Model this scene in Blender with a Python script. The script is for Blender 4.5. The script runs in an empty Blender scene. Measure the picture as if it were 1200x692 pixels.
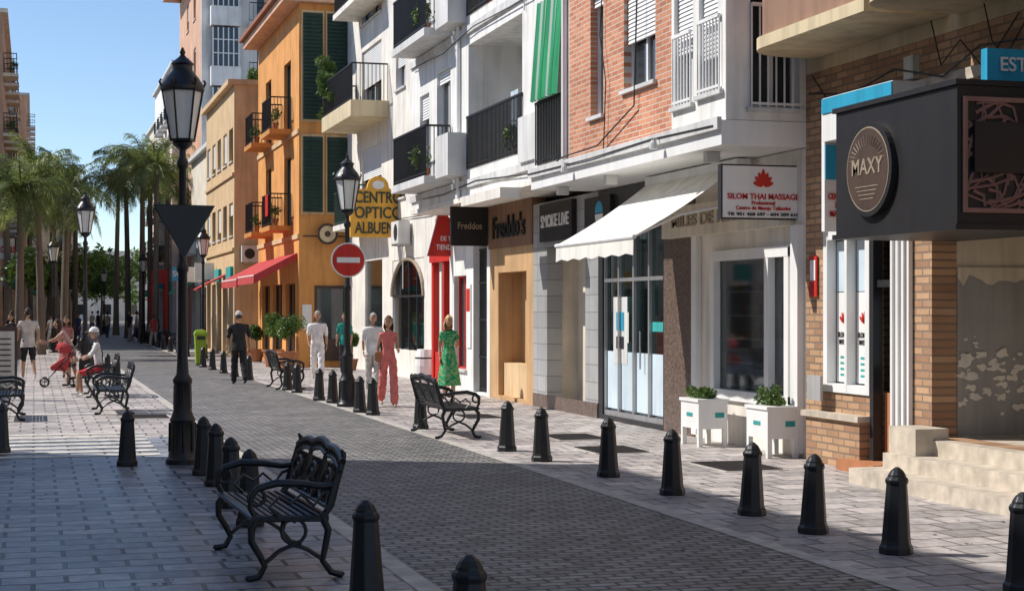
import bpy,bmesh,math,random
from math import sin,cos,pi,radians,sqrt
from mathutils import Vector,Matrix
random.seed(11)
R=random.random
def U(a,b): return a+(b-a)*random.random()
FL=1900.0; CH=1.85; HZ=362.0
AA=math.atan(560/FL); SA=sin(AA); CA=cos(AA)
def zt(px,z):
    t=(px-600)/FL; return (z*(SA+CA*t), z*(CA-SA*t))
def gp(px,py): return zt(px,FL*CH/(py-HZ))
def fy(px,X=9.2):
    t=(px-600)/FL; z=X/(SA+CA*t); return z*(CA-SA*t)
def yx(px,Y):
    t=(px-600)/FL; z=Y/(CA-SA*t); return z*(SA+CA*t)
def yh(px,py,Y):
    t=(px-600)/FL; z=Y/(CA-SA*t); return CH+(HZ-py)*z/FL
# ---------------------------------------------------------------- materials
def newmat(name):
    m=bpy.data.materials.new(name); m.use_nodes=True
    nt=m.node_tree; b=nt.nodes['Principled BSDF']; return m,nt,b
def rgb(c): return (c[0],c[1],c[2],1)
def mat(name,col,rough=.75,metal=0,var=.12,scale=1.2,bump=0.15,bs=40,streak=.18,spec=.35,spots=None):
    m,nt,b=newmat(name); N=nt.nodes; L=nt.links
    tc=N.new('ShaderNodeTexCoord')
    n1=N.new('ShaderNodeTexNoise'); n1.inputs['Scale'].default_value=scale; n1.inputs['Detail'].default_value=6
    L.new(tc.outputs['Object'],n1.inputs['Vector'])
    mp=N.new('ShaderNodeMapping'); mp.inputs['Scale'].default_value=(3.5,3.5,.35); L.new(tc.outputs['Object'],mp.inputs['Vector'])
    n2=N.new('ShaderNodeTexNoise'); n2.inputs['Scale'].default_value=1.5; n2.inputs['Detail'].default_value=5; L.new(mp.outputs[0],n2.inputs['Vector'])
    r1=N.new('ShaderNodeMapRange'); r1.inputs[1].default_value=.3; r1.inputs[2].default_value=.7; r1.inputs[3].default_value=1-var; r1.inputs[4].default_value=1+var; L.new(n1.outputs['Fac'],r1.inputs[0])
    r2=N.new('ShaderNodeMapRange'); r2.inputs[1].default_value=.35; r2.inputs[2].default_value=.55; r2.inputs[3].default_value=1-streak; r2.inputs[4].default_value=1; L.new(n2.outputs['Fac'],r2.inputs[0])
    mu=N.new('ShaderNodeMath'); mu.operation='MULTIPLY'; L.new(r1.outputs[0],mu.inputs[0]); L.new(r2.outputs[0],mu.inputs[1])
    vm=N.new('ShaderNodeVectorMath'); vm.operation='SCALE'; vm.inputs[0].default_value=col[:3]; L.new(mu.outputs[0],vm.inputs['Scale'])
    outc=vm.outputs[0]
    if spots:
        vo=N.new('ShaderNodeTexNoise'); vo.inputs['Scale'].default_value=spots[1]; vo.inputs['Detail'].default_value=1; L.new(tc.outputs['Object'],vo.inputs['Vector'])
        rr=N.new('ShaderNodeMapRange'); rr.inputs[1].default_value=.5; rr.inputs[2].default_value=.56; L.new(vo.outputs['Fac'],rr.inputs[0])
        mx=N.new('ShaderNodeMixRGB'); L.new(rr.outputs[0],mx.inputs[0]); L.new(outc,mx.inputs[1]); mx.inputs[2].default_value=rgb(spots[0]); outc=mx.outputs[0]
    L.new(outc,b.inputs['Base Color'])
    b.inputs['Roughness'].default_value=rough; b.inputs['Metallic'].default_value=metal; b.inputs['Specular IOR Level'].default_value=spec
    if bump>0:
        n3=N.new('ShaderNodeTexNoise'); n3.inputs['Scale'].default_value=bs; n3.inputs['Detail'].default_value=3; L.new(tc.outputs['Object'],n3.inputs['Vector'])
        bp=N.new('ShaderNodeBump'); bp.inputs['Strength'].default_value=bump; bp.inputs['Distance'].default_value=.01 if bs>20 else .04; L.new(n3.outputs['Fac'],bp.inputs['Height']); L.new(bp.outputs[0],b.inputs['Normal'])
    return m
def brick(name,c1,c2,cm,w,h,mort,plane='YZ',rough=.8,bump=.5,off=.5,stain=.2,bias=0,spec=.35,rv=.0,sc=.5,fine=.0):
    m,nt,b=newmat(name); N=nt.nodes; L=nt.links
    tc=N.new('ShaderNodeTexCoord'); sp=N.new('ShaderNodeSeparateXYZ'); cb=N.new('ShaderNodeCombineXYZ')
    L.new(tc.outputs['Object'],sp.inputs[0])
    L.new(sp.outputs[plane[0]],cb.inputs[0]); L.new(sp.outputs[plane[1]],cb.inputs[1])
    bt=N.new('ShaderNodeTexBrick'); bt.inputs['Scale'].default_value=1; bt.inputs['Brick Width'].default_value=w; bt.inputs['Row Height'].default_value=h
    bt.inputs['Mortar Size'].default_value=mort; bt.inputs['Mortar Smooth'].default_value=.2; bt.inputs['Bias'].default_value=bias; bt.offset=off
    bt.inputs['Color1'].default_value=rgb(c1); bt.inputs['Color2'].default_value=rgb(c2); bt.inputs['Mortar'].default_value=rgb(cm)
    wn=N.new('ShaderNodeTexNoise'); wn.inputs['Scale'].default_value=3.0; L.new(tc.outputs['Object'],wn.inputs['Vector'])
    ws=N.new('ShaderNodeVectorMath'); ws.operation='SCALE'; ws.inputs['Scale'].default_value=mort*.9; L.new(wn.outputs['Color'],ws.inputs[0])
    wa=N.new('ShaderNodeVectorMath'); wa.operation='ADD'; L.new(cb.outputs[0],wa.inputs[0]); L.new(ws.outputs[0],wa.inputs[1])
    L.new(wa.outputs[0],bt.inputs['Vector'])
    n1=N.new('ShaderNodeTexNoise'); n1.inputs['Scale'].default_value=sc; n1.inputs['Detail'].default_value=8; n1.inputs['Roughness'].default_value=.65; L.new(tc.outputs['Object'],n1.inputs['Vector'])
    r1=N.new('ShaderNodeMapRange'); r1.inputs[1].default_value=.3; r1.inputs[2].default_value=.7; r1.inputs[3].default_value=1-stain; r1.inputs[4].default_value=1+stain; L.new(n1.outputs['Fac'],r1.inputs[0])
    n5=N.new('ShaderNodeTexNoise'); n5.inputs['Scale'].default_value=9; n5.inputs['Detail'].default_value=4; L.new(tc.outputs['Object'],n5.inputs['Vector'])
    r5=N.new('ShaderNodeMapRange'); r5.inputs[1].default_value=.35; r5.inputs[2].default_value=.65; r5.inputs[3].default_value=1-fine; r5.inputs[4].default_value=1+fine; L.new(n5.outputs['Fac'],r5.inputs[0])
    mm=N.new('ShaderNodeMath'); mm.operation='MULTIPLY'; L.new(r1.outputs[0],mm.inputs[0]); L.new(r5.outputs[0],mm.inputs[1])
    vm=N.new('ShaderNodeVectorMath'); vm.operation='SCALE'; L.new(bt.outputs['Color'],vm.inputs[0]); L.new(mm.outputs[0],vm.inputs['Scale'])
    L.new(vm.outputs[0],b.inputs['Base Color'])
    n3=N.new('ShaderNodeTexNoise'); n3.inputs['Scale'].default_value=30; n3.inputs['Detail'].default_value=4; L.new(tc.outputs['Object'],n3.inputs['Vector'])
    ma=N.new('ShaderNodeMath'); ma.operation='MULTIPLY_ADD'; ma.inputs[1].default_value=.35; L.new(n3.outputs['Fac'],ma.inputs[0])
    iv=N.new('ShaderNodeMath'); iv.operation='SUBTRACT'; iv.inputs[0].default_value=1; L.new(bt.outputs['Fac'],iv.inputs[1]); L.new(iv.outputs[0],ma.inputs[2])
    bp=N.new('ShaderNodeBump'); bp.inputs['Strength'].default_value=bump; bp.inputs['Distance'].default_value=.012; L.new(ma.outputs[0],bp.inputs['Height']); L.new(bp.outputs[0],b.inputs['Normal'])
    b.inputs['Specular IOR Level'].default_value=spec
    if rv>0:
        r3=N.new('ShaderNodeMapRange'); r3.inputs[1].default_value=.35; r3.inputs[2].default_value=.65; r3.inputs[3].default_value=rough-rv; r3.inputs[4].default_value=rough+rv; L.new(n1.outputs['Fac'],r3.inputs[0]); L.new(r3.outputs[0],b.inputs['Roughness'])
    else: b.inputs['Roughness'].default_value=rough
    return m
def shopglass(name,tint,tr=.75):
    m,nt,b=newmat(name); N=nt.nodes; L=nt.links
    out=[n for n in N if n.type=='OUTPUT_MATERIAL'][0]; N.remove(b)
    t=N.new('ShaderNodeBsdfTransparent'); t.inputs[0].default_value=rgb(tint)
    g=N.new('ShaderNodeBsdfGlossy'); g.inputs['Roughness'].default_value=.03; g.inputs[0].default_value=(.9,.95,1,1)
    lw=N.new('ShaderNodeLayerWeight'); lw.inputs[0].default_value=.3
    r=N.new('ShaderNodeMapRange'); r.inputs[3].default_value=1-tr; r.inputs[4].default_value=.9; L.new(lw.outputs['Fresnel'],r.inputs[0])
    mx=N.new('ShaderNodeMixShader'); L.new(r.outputs[0],mx.inputs[0]); L.new(t.outputs[0],mx.inputs[1]); L.new(g.outputs[0],mx.inputs[2]); L.new(mx.outputs[0],out.inputs[0])
    return m
M={}
def D(k,*a,**kw): M[k]=mat(k,*a,**kw)
D('white_plaster',(.84,.82,.78)); D('cream_plaster',(.76,.68,.55)); D('warm_white',(.82,.77,.69)); D('tan_plaster',(.68,.48,.27)); D('orange_plaster',(.74,.34,.1))
D('orange_deep',(.6,.26,.07)); D('salmon_plaster',(.7,.42,.28)); D('brown_plaster',(.5,.3,.19)); D('grey_plaster',(.38,.37,.36)); D('pale_grey',(.66,.65,.63))
D('white_paint',(.84,.83,.81),rough=.45,bump=0,var=.05,streak=.06); D('frame_dark',(.03,.03,.033),rough=.4,bump=0); D('green_shutter',(.035,.07,.055),rough=.55,bump=0)
D('black_iron',(.011,.011,.012),rough=.36,bump=.25,bs=120,var=.3,spec=.5,streak=.0); D('rail_iron',(.018,.018,.02),rough=.5,bump=0)
D('bollard_iron',(.015,.015,.016),rough=.42,bump=.2,bs=60,var=.35,spec=.45); D('granite_brown',(.14,.1,.08),rough=.3,var=.6,scale=25,bump=0,streak=0)
D('dark_inside',(.06,.055,.05),rough=.9,bump=0); D('cream_inside',(.7,.62,.5),bump=0); D('red_paint',(.6,.03,.02),rough=.5,bump=0,var=.08); D('sign_orange',(.9,.46,.06),rough=.5,bump=0,var=.05)
D('awning_cream',(.82,.79,.72),rough=.9,bump=.1,var=.06); D('awning_red',(.5,.06,.06),rough=.9,bump=.1); D('green_cloth',(.06,.45,.2),rough=.9); D('blue_sign',(.03,.36,.56),rough=.4,bump=0,var=.04)
D('black_sign',(.022,.02,.02),rough=.45,bump=0); D('brown_sign',(.08,.05,.035),rough=.5,bump=0); D('lattice_brown',(.28,.15,.12),rough=.6,bump=0); D('gold_text',(.36,.29,.21),rough=.5,bump=0)
D('stone_step',(.6,.52,.42),rough=.6,var=.2,scale=6); D('roof_tile',(.33,.14,.08)); D('terracotta',(.48,.2,.09)); D('teal',(.04,.36,.34),bump=0); D('steel',(.45,.45,.45),rough=.35,metal=.6,bump=0)
D('bark',(.2,.16,.12),bump=.8,bs=12); D('ac_unit',(.7,.7,.67),rough=.5,bump=0); D('lime',(.3,.45,.03),rough=.45,bump=0); D('tan_stucco',(.55,.34,.17)); D('brown_wall',(.27,.15,.085)); D('lamp_glass',(.75,.75,.71),rough=.25,bump=0,spec=.6)
D('curtain',(.65,.6,.52),bump=0); D('kerb',(.5,.46,.41),rough=.65,bump=.3,var=.25,scale=4); D('yellow_cream',(.68,.56,.36)); D('bay_brown',(.34,.2,.13),rough=.6); D('grate',(.07,.06,.055),rough=.6); D('light_strip',(.62,.58,.52),rough=.6,var=.3,scale=5)
D('pale_blue',(.62,.73,.8),rough=.4,bump=0); D('gum',(.06,.056,.052),bump=0)
M['glass']=newmat('window_glass')[0]; b=M['glass'].node_tree.nodes['Principled BSDF']; b.inputs['Base Color'].default_value=(.03,.038,.045,1); b.inputs['Roughness'].default_value=.06; b.inputs['Specular IOR Level'].default_value=.8
M['shopglass']=shopglass('shop_glass',(.94,.97,.96),.95); M['tealglass']=shopglass('teal_glass',(.6,.84,.8),.88)
M['brick']=brick('red_brick',(.66,.29,.16),(.46,.17,.09),(.6,.5,.41),.25,.075,.009,'YZ')
M['brick_tan']=brick('tan_brick',(.56,.35,.2),(.34,.19,.11),(.25,.18,.13),.28,.085,.012,'YZ',bump=.8,stain=.3)
M['tiles_grey']=brick('grey_tiles',(.42,.42,.41),(.35,.35,.35),(.15,.15,.15),.5,.3,.006,'YZ',rough=.4,bump=.3,off=0)
M['pave']=brick('slate_paving',(.33,.335,.355),(.15,.16,.185),(.03,.028,.025),.44,.3,.018,'XY',rough=.38,bump=1.0,stain=.3,spec=.5,rv=.1,sc=1.1,fine=.24)
M['pave_r']=brick('sidewalk_paving',(.52,.46,.425),(.33,.3,.285),(.14,.12,.105),.4,.4,.014,'XY',rough=.6,bump=.8,stain=.3,sc=.9,fine=.2)
M['road']=brick('road_pavers',(.3,.285,.27),(.165,.157,.15),(.055,.051,.047),.21,.115,.016,'XY',rough=.55,bump=1.0,stain=.25,sc=.7,fine=.2)
M['ground']=brick('ground_paving',(.34,.3,.28),(.26,.24,.22),(.13,.12,.1),.6,.4,.012,'XY',rough=.8)
def leafmat(name,c,tr=.35):
    m,nt,b=newmat(name); N=nt.nodes;L=nt.links
    g=N.new('ShaderNodeTexNoise'); g.inputs['Scale'].default_value=1.6; tc=N.new('ShaderNodeTexCoord'); L.new(tc.outputs['Object'],g.inputs['Vector'])
    r=N.new('ShaderNodeValToRGB'); r.color_ramp.elements[0].position=.35; r.color_ramp.elements[1].position=.7
    r.color_ramp.elements[0].color=(c[0]*.55,c[1]*.6,c[2]*.55,1); r.color_ramp.elements[1].color=(c[0]*1.5,c[1]*1.35,c[2],1)
    L.new(g.outputs['Fac'],r.inputs[0]); L.new(r.outputs[0],b.inputs['Base Color']); b.inputs['Roughness'].default_value=.45
    t=N.new('ShaderNodeBsdfTranslucent'); L.new(r.outputs[0],t.inputs[0]); mx=N.new('ShaderNodeMixShader'); mx.inputs[0].default_value=tr
    out=[n for n in N if n.type=='OUTPUT_MATERIAL'][0]; L.new(b.outputs[0],mx.inputs[1]); L.new(t.outputs[0],mx.inputs[2]); L.new(mx.outputs[0],out.inputs[0]); return m
M['palm']=leafmat('palm_leaf',(.19,.25,.09),.45); M['leaf']=leafmat('leaf_green',(.1,.18,.04),.3)
# ---------------------------------------------------------------- mesh builder
class MB:
    def __init__(s): s.v=[];s.f=[];s.m=[];s.cm=0
    def face(s,idx): s.f.append(tuple(idx)); s.m.append(s.cm)
    def poly(s,pts):
        k=len(s.v); s.v+= [tuple(p) for p in pts]; s.face(range(k,k+len(pts)))
    def hexa(s,P):
        k=len(s.v); s.v+=[tuple(p) for p in P]
        for q in ((0,3,2,1),(4,5,6,7),(0,1,5,4),(1,2,6,5),(2,3,7,6),(3,0,4,7)): s.face([k+i for i in q])
    def box(s,x0,x1,y0,y1,z0,z1): s.hexa([(x0,y0,z0),(x1,y0,z0),(x1,y1,z0),(x0,y1,z0),(x0,y0,z1),(x1,y0,z1),(x1,y1,z1),(x0,y1,z1)])
    def fb(s,fr,u0,u1,v0,v1,d0,d1): s.hexa([fr(u0,v0,d0),fr(u1,v0,d0),fr(u1,v0,d1),fr(u0,v0,d1),fr(u0,v1,d0),fr(u1,v1,d0),fr(u1,v1,d1),fr(u0,v1,d1)])
    def tube(s,pts,r,n=6,cap=True):
        pts=[Vector(p) for p in pts]; rs=r if isinstance(r,(list,tuple)) else [r]*len(pts); base=len(s.v); ref=None
        for i,p in enumerate(pts):
            d=(pts[min(i+1,len(pts)-1)]-pts[max(i-1,0)]); d=d.normalized() if d.length>1e-9 else Vector((0,0,1))
            if ref is None: ref=Vector((0,1,0)) if abs(d.y)<.8 else Vector((1,0,0))
            a=d.cross(ref)
            if a.length<1e-4: a=d.cross(Vector((.3,.5,.8)))
            a.normalize(); b2=a.cross(d).normalized(); ref=b2
            for j in range(n):
                t=2*pi*j/n; s.v.append(tuple(p+a*cos(t)*rs[i]+b2*sin(t)*rs[i]))
        for i in range(len(pts)-1):
            for j in range(n):
                j2=(j+1)%n; s.face((base+i*n+j,base+i*n+j2,base+(i+1)*n+j2,base+(i+1)*n+j))
        if cap:
            s.face([base+j for j in range(n)][::-1]); s.face([base+(len(pts)-1)*n+j for j in range(n)])
    def lathe(s,prof,c=(0,0,0),n=12,rot=0,sx=1,sy=1):
        base=len(s.v)
        for r,z in prof:
            for j in range(n):
                t=2*pi*j/n+rot; s.v.append((c[0]+r*cos(t)*sx,c[1]+r*sin(t)*sy,c[2]+z))
        for i in range(len(prof)-1):
            for j in range(n):
                j2=(j+1)%n; s.face((base+i*n+j,base+i*n+j2,base+(i+1)*n+j2,base+(i+1)*n+j))
        s.face([base+j for j in range(n)][::-1]); s.face([base+(len(prof)-1)*n+j for j in range(n)])
    def ell(s,c,r,nu=12,nv=8,fn=None,keep=None):
        base=len(s.v)
        for i in range(nv+1):
            p=pi*i/nv
            for j in range(nu):
                t=2*pi*j/nu; d=Vector((sin(p)*cos(t),sin(p)*sin(t),cos(p))); q=Vector((d.x*r[0],d.y*r[1],d.z*r[2]))
                if fn: q=fn(d,q)
                s.v.append((c[0]+q.x,c[1]+q.y,c[2]+q.z))
        for i in range(nv):
            for j in range(nu):
                j2=(j+1)%nu
                if keep:
                    p=pi*(i+.5)/nv;t=2*pi*(j+.5)/nu
                    if not keep(Vector((sin(p)*cos(t),sin(p)*sin(t),cos(p)))): continue
                s.face((base+i*nu+j,base+(i+1)*nu+j,base+(i+1)*nu+j2,base+i*nu+j2))
    def mesh(s,name,mats,smooth=False):
        me=bpy.data.meshes.new(name); me.from_pydata(s.v,[],s.f); 
        for m in mats: me.materials.append(m)
        if len(mats)>1: me.polygons.foreach_set('material_index',s.m)
        bm=bmesh.new(); bm.from_mesh(me); bmesh.ops.recalc_face_normals(bm,faces=bm.faces); bm.to_mesh(me); bm.free()
        if smooth:
            me.polygons.foreach_set('use_smooth',[True]*len(me.polygons))
        me.update(); return me
col=bpy.context.scene.collection
def addobj(name,me,loc=(0,0,0),rotz=0,parent=None,scale=1):
    o=bpy.data.objects.new(name,me); col.objects.link(o); o.location=loc; o.rotation_euler=(0,0,rotz); o.scale=(scale,)*3
    if parent: o.parent=parent; o.matrix_parent_inverse=Matrix.Translation(-Vector(parent.location))
    return o
class G:
    def __init__(s,name,loc):
        s.e=bpy.data.objects.new(name,None); col.objects.link(s.e); s.e.location=loc; s.e.empty_display_size=.3; s.parts={}
    def p(s,part,m):
        k=(part,m)
        if k not in s.parts: s.parts[k]=MB()
        return s.parts[k]
    def done(s):
        for (part,m),mb in s.parts.items():
            if not mb.f: continue
            addobj(part,mb.mesh(part,[M[m] if isinstance(m,str) else m]),parent=s.e)
        return s.e
    def text(s,t,loc,size,m,face='C',ex=.006,maxw=None,bold=.012):
        c=bpy.data.curves.new('lettering','FONT'); c.body=t; c.size=size; c.extrude=ex; c.align_x='CENTER'; c.align_y='CENTER'; c.offset=size*bold
        c.materials.append(M[m] if isinstance(m,str) else m)
        o=bpy.data.objects.new('lettering',c); col.objects.link(o); o.location=loc
        sx=1
        if maxw:
            me=bpy.data.meshes.new_from_object(o.evaluated_get(bpy.context.evaluated_depsgraph_get())); xs=[v.co.x for v in me.vertices]
            if xs: sx=maxw/(2*max(abs(max(xs)),abs(min(xs))))
            bpy.data.meshes.remove(me)
        o.scale=(sx,1,1)
        o.rotation_euler=(pi/2,0,0) if face=='C' else ((pi/2,0,-pi/2) if face=='S' else (pi/2,0,pi/2))
        o.parent=s.e; o.matrix_parent_inverse=Matrix.Translation(-Vector(s.e.location)); return o
def SF(X): return lambda u,v,d:(X-d,u,v)
def CF(Y): return lambda u,v,d:(u,Y-d,v)
def LF(X): return lambda u,v,d:(X+d,u,v)
def fac(mb,fr,u0,u1,v0,v1,ops,th=.3):
    us=sorted(set([u0,u1]+[o[0] for o in ops]+[o[1] for o in ops])); vs=sorted(set([v0,v1]+[o[2] for o in ops]+[o[3] for o in ops]))
    us=[u for u in us if u0<=u<=u1]; vs=[v for v in vs if v0<=v<=v1]
    def fill(i,j):
        if i<0 or j<0 or i>=len(us)-1 or j>=len(vs)-1: return False
        a=(us[i]+us[i+1])/2;b=(vs[j]+vs[j+1])/2
        return not any(o[0]<a<o[1] and o[2]<b<o[3] for o in ops)
    for i in range(len(us)-1):
        for j in range(len(vs)-1):
            if not fill(i,j): continue
            a,b2,c,d=us[i],us[i+1],vs[j],vs[j+1]
            mb.poly([fr(a,c,0),fr(b2,c,0),fr(b2,d,0),fr(a,d,0)])
            if not fill(i-1,j): mb.poly([fr(a,c,0),fr(a,d,0),fr(a,d,-th),fr(a,c,-th)])
            if not fill(i+1,j): mb.poly([fr(b2,c,0),fr(b2,d,0),fr(b2,d,-th),fr(b2,c,-th)])
            if not fill(i,j-1): mb.poly([fr(a,c,0),fr(b2,c,0),fr(b2,c,-th),fr(a,c,-th)])
            if not fill(i,j+1): mb.poly([fr(a,d,0),fr(b2,d,0),fr(b2,d,-th),fr(a,d,-th)])
def win(g,fr,op,fm='white_paint',shut=0,bars=1,d=.16,sill=True,glass='glass',hb=0,shm='white_paint',w=.05):
    u0,u1,v0,v1=op; e=.01
    g.p('window_glass',glass).fb(fr,u0-e,u1+e,v0-e,v1+e,-d-.03,-d)
    f=g.p('window_frames',fm)
    f.fb(fr,u0-e,u0+w,v0-e,v1+e,-d+.002,-d+.045); f.fb(fr,u1-w,u1+e,v0-e,v1+e,-d+.002,-d+.045)
    f.fb(fr,u0+w,u1-w,v0-e,v0+w,-d+.002,-d+.043); f.fb(fr,u0+w,u1-w,v1-w,v1+e,-d+.002,-d+.043)
    for i in range(bars):
        u=u0+(u1-u0)*(i+1)/(bars+1); f.fb(fr,u-w*.6,u+w*.6,v0+w,v1-w,-d+.002,-d+.041)
    if shut>0:
        s=g.p('roller_shutter',shm); vb=v1-(v1-v0)*shut; n=max(1,int((v1-vb)/.055)); 
        for i in range(n):
            a=vb+(v1-vb)*i/n; b2=vb+(v1-vb)*(i+1)/n
            s.hexa([fr(u0+.02,a,-.10),fr(u1-.02,a,-.10),fr(u1-.02,a,-.055),fr(u0+.02,a,-.055),fr(u0+.02,b2,-.10),fr(u1-.02,b2,-.10),fr(u1-.02,b2-.006,-.07),fr(u0+.02,b2-.006,-.07)])
    if sill: g.p('sills','pale_grey').fb(fr,u0-.06,u1+.06,v0-.05,v0+.004,-.12,.06)
def rail(mb,fr,u0,u1,v,h,d,sp=.11,ends=0):
    mb.fb(fr,u0,u1,v+h-.03,v+h+.012,d-.022,d+.022); mb.fb(fr,u0,u1,v+.06,v+.09,d-.012,d+.012)
    n=max(2,int((u1-u0)/sp))
    for i in range(n+1):
        u=u0+(u1-u0)*i/n; mb.fb(fr,u-.009,u+.009,v+.01,v+h-.03,d-.009,d+.009)
    if ends>0:
        for u in (u0,u1):
            mb.fb(fr,u-.02,u+.02,v+h-.032,v+h+.01,d-ends,d-.023)
            m2=max(1,int(ends/sp))
            for i in range(m2): mb.fb(fr,u-.009,u+.009,v+.01,v+h-.03,d-ends+i*ends/m2-.009,d-ends+i*ends/m2+.009)
def balcony(g,fr,u0,u1,v,dep,h=1.0,slab='white_plaster',rm='rail_iron',th=.16,sp=.11):
    g.p('balcony_slab',slab).fb(fr,u0,u1,v-th,v,.001,dep)
    rail(g.p('balcony_railing',rm),fr,u0+.04,u1-.04,v,h,dep-.05,sp,dep-.08)
def room(g,fr,u0,u1,v0,v1,dep,wm,fm='stone_step'):
    e=.02;a=u0-e;b2=u1+e;c=v0-e;d=v1+e
    w=g.p('room_walls',wm)
    w.poly([fr(a,c,-dep),fr(b2,c,-dep),fr(b2,d,-dep),fr(a,d,-dep)]); w.poly([fr(a,c,-.28),fr(a,c,-dep),fr(a,d,-dep),fr(a,d,-.28)])
    w.poly([fr(b2,c,-.28),fr(b2,c,-dep),fr(b2,d,-dep),fr(b2,d,-.28)]); w.poly([fr(a,d,-.28),fr(b2,d,-.28),fr(b2,d,-dep),fr(a,d,-dep)])
    g.p('room_floor',fm).poly([fr(a,c,-.28),fr(b2,c,-.28),fr(b2,c,-dep),fr(a,c,-dep)])
def acunit(g,fr,u,v,w=.8,h=.55):
    g.p('air_conditioner','ac_unit').fb(fr,u,u+w,v,v+h,.06,.38)
    c=g.p('ac_fan','frame_dark'); r=h*.38
    c.poly([fr(u+w*.38+r*cos(t*pi/8),v+h/2+r*sin(t*pi/8),.384) for t in range(16)])
    g.p('ac_bracket','steel').fb(fr,u+.05,u+.1,v-.05,v-.001,.0,.38); g.p('ac_bracket','steel').fb(fr,u+w-.1,u+w-.05,v-.05,v-.001,.0,.38)
    g.p('ac_pipe','white_paint').tube([fr(u+w+.02,v+.1,.15),fr(u+w+.08,v-.2,.03),fr(u+w+.1,v-1.2,.03)],.018,5)
def displays(g,fr,u0,u1,v0,v1,d0,d1,rows=3,mats=('gold_text','red_paint','white_paint','brown_sign','sign_orange','pale_blue','curtain','teal','white_paint'),sz=1):
    for k in range(rows):
        v=v0+(v1-v0)*k/rows; g.p('shelves','white_paint').fb(fr,u0+.06,u1-.06,v,v+.02,-d1,-d0)
        n=int((u1-u0)/.17)
        for j in range(n):
            u=u0+.15+j*(u1-u0-.25)/n+U(-.04,.04); r=U(.03,.07)*sz; x,y,z=fr(u,v+.02,-U(d0+.06,max(d0+.08,d1-.1))); hgt=U(.6,1.3)
            g.p('displayed_goods',random.choice(mats)).lathe([(r*.6,0),(r,r*.5*hgt),(r*.6,r*1.6*hgt),(r*.9,r*2.4*hgt),(r*.2,r*3*hgt)],(x,y,z),7)
def leafcloud(mb,c,r,n,s,flat=.8,clumps=7):
    cs=[]
    for k in range(clumps):
        d=Vector((random.gauss(0,1),random.gauss(0,1),random.gauss(0,1))).normalized()*U(.3,.85); cs.append(Vector((c[0]+d.x*r,c[1]+d.y*r,c[2]+d.z*r*flat)))
    for i in range(n):
        k=random.choice(cs); d=Vector((random.gauss(0,1),random.gauss(0,1),random.gauss(0,1))).normalized()*(R()**.4)*r*.5
        p=k+d; a=Vector((random.gauss(0,1),random.gauss(0,1),random.gauss(0,1))).normalized(); b2=a.cross(Vector((R()-.5,R()-.5,R()-.5))).normalized()
        q=s*U(.6,1.4); mb.poly([p-a*q,p+b2*q*.4,p+a*q,p-b2*q*.4])
def potplant(g,fr,u,v,d,r=.28):
    x,y,z=fr(u,v,d); g.p('plant_pots','terracotta').lathe([(.07,0),(.11,.2),(.12,.21),(.1,.22)],(x,y,z),10); leafcloud(g.p('plant_leaves','leaf'),(x,y,z+.22+r*.7),r,260,.045,1.0,8)
# ---------------------------------------------------------------- ground
def cv(Y): return 0 if Y<70 else .0005*(Y-70)**2
def sheet(name,m,x0,x1,y0,y1,z,step=8):
    mb=MB(); n=max(1,int((y1-y0)/step)); 
    for i in range(n):
        a=y0+(y1-y0)*i/n;b2=y0+(y1-y0)*(i+1)/n
        mb.poly([(x0+cv(a),a,z),(x1+cv(a),a,z),(x1+cv(b2),b2,z),(x0+cv(b2),b2,z)])
    return addobj(name,mb.mesh(name,[M[m]]))
mb=MB(); mb.poly([(-1500,-1500,-.004),(1500,-1500,-.004),(1500,1500,-.004),(-1500,1500,-.004)]); addobj('ground',mb.mesh('ground',[M['ground']]))
sheet('plaza_pavement','pave',-9,2.42,-15,24,.0)
sheet('plaza_pavement','pave_r',-9,2.42,24.0,260,.0)
sheet('road','road',2.58,5.46,-15,260,.0)
sheet('sidewalk','pave_r',5.62,9.9,-15,260,.0)
sheet('kerb_line','kerb',2.42,2.58,-15,260,.003); sheet('kerb_line','kerb',5.46,5.62,-15,260,.003)
for i in range(7):
    y=21.0+i*.62; mb=MB(); mb.poly([(-3,y,.005),(1.55,y,.005),(1.55,y+.3,.005),(-3,y+.3,.005)]); addobj('pavement_stripe',mb.mesh('s',[M['light_strip']]))
for y in (29.5,35.2,41,48):
    mb=MB(); mb.poly([(-8,y,.0045),(2.4,y,.0045),(2.4,y+.35,.0045),(-8,y+.35,.0045)]); addobj('pavement_border',mb.mesh('s',[M['light_strip']]))
m=MB()
for i in range(520):
    x=random.choice([U(-3,2.3),U(5.7,9),U(2.7,5.4)]); y=U(7,34); r=U(.008,.026)
    m.poly([(x+r*U(.7,1.2)*cos(t*pi/4),y+r*U(.7,1.2)*sin(t*pi/4),.0062) for t in range(8)])
addobj('pavement_stains',m.mesh('stains',[M['gum']]))
def grate(px,py,w,l):
    X,Y=gp(px,py); g=G('drain_grate',(X,Y,0)); g.p('frame','kerb').box(X-w/2-.05,X+w/2+.05,Y-l/2-.05,Y+l/2+.05,.0,.007)
    g.p('pit','grate').box(X-w/2,X+w/2,Y-l/2,Y+l/2,.001,.0095)
    b2=g.p('bars','grate'); n=int(l/.07)
    for i in range(n): b2.box(X-w/2,X+w/2,Y-l/2+i*l/n+.01,Y-l/2+i*l/n+.035,.0097,.018)
    g.done()
grate(672,512,.7,1.0); grate(716,527,.7,1.0); grate(862,546,.7,1.1); grate(560,488,.6,1.0); grate(175,488,.6,.9); 
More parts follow.
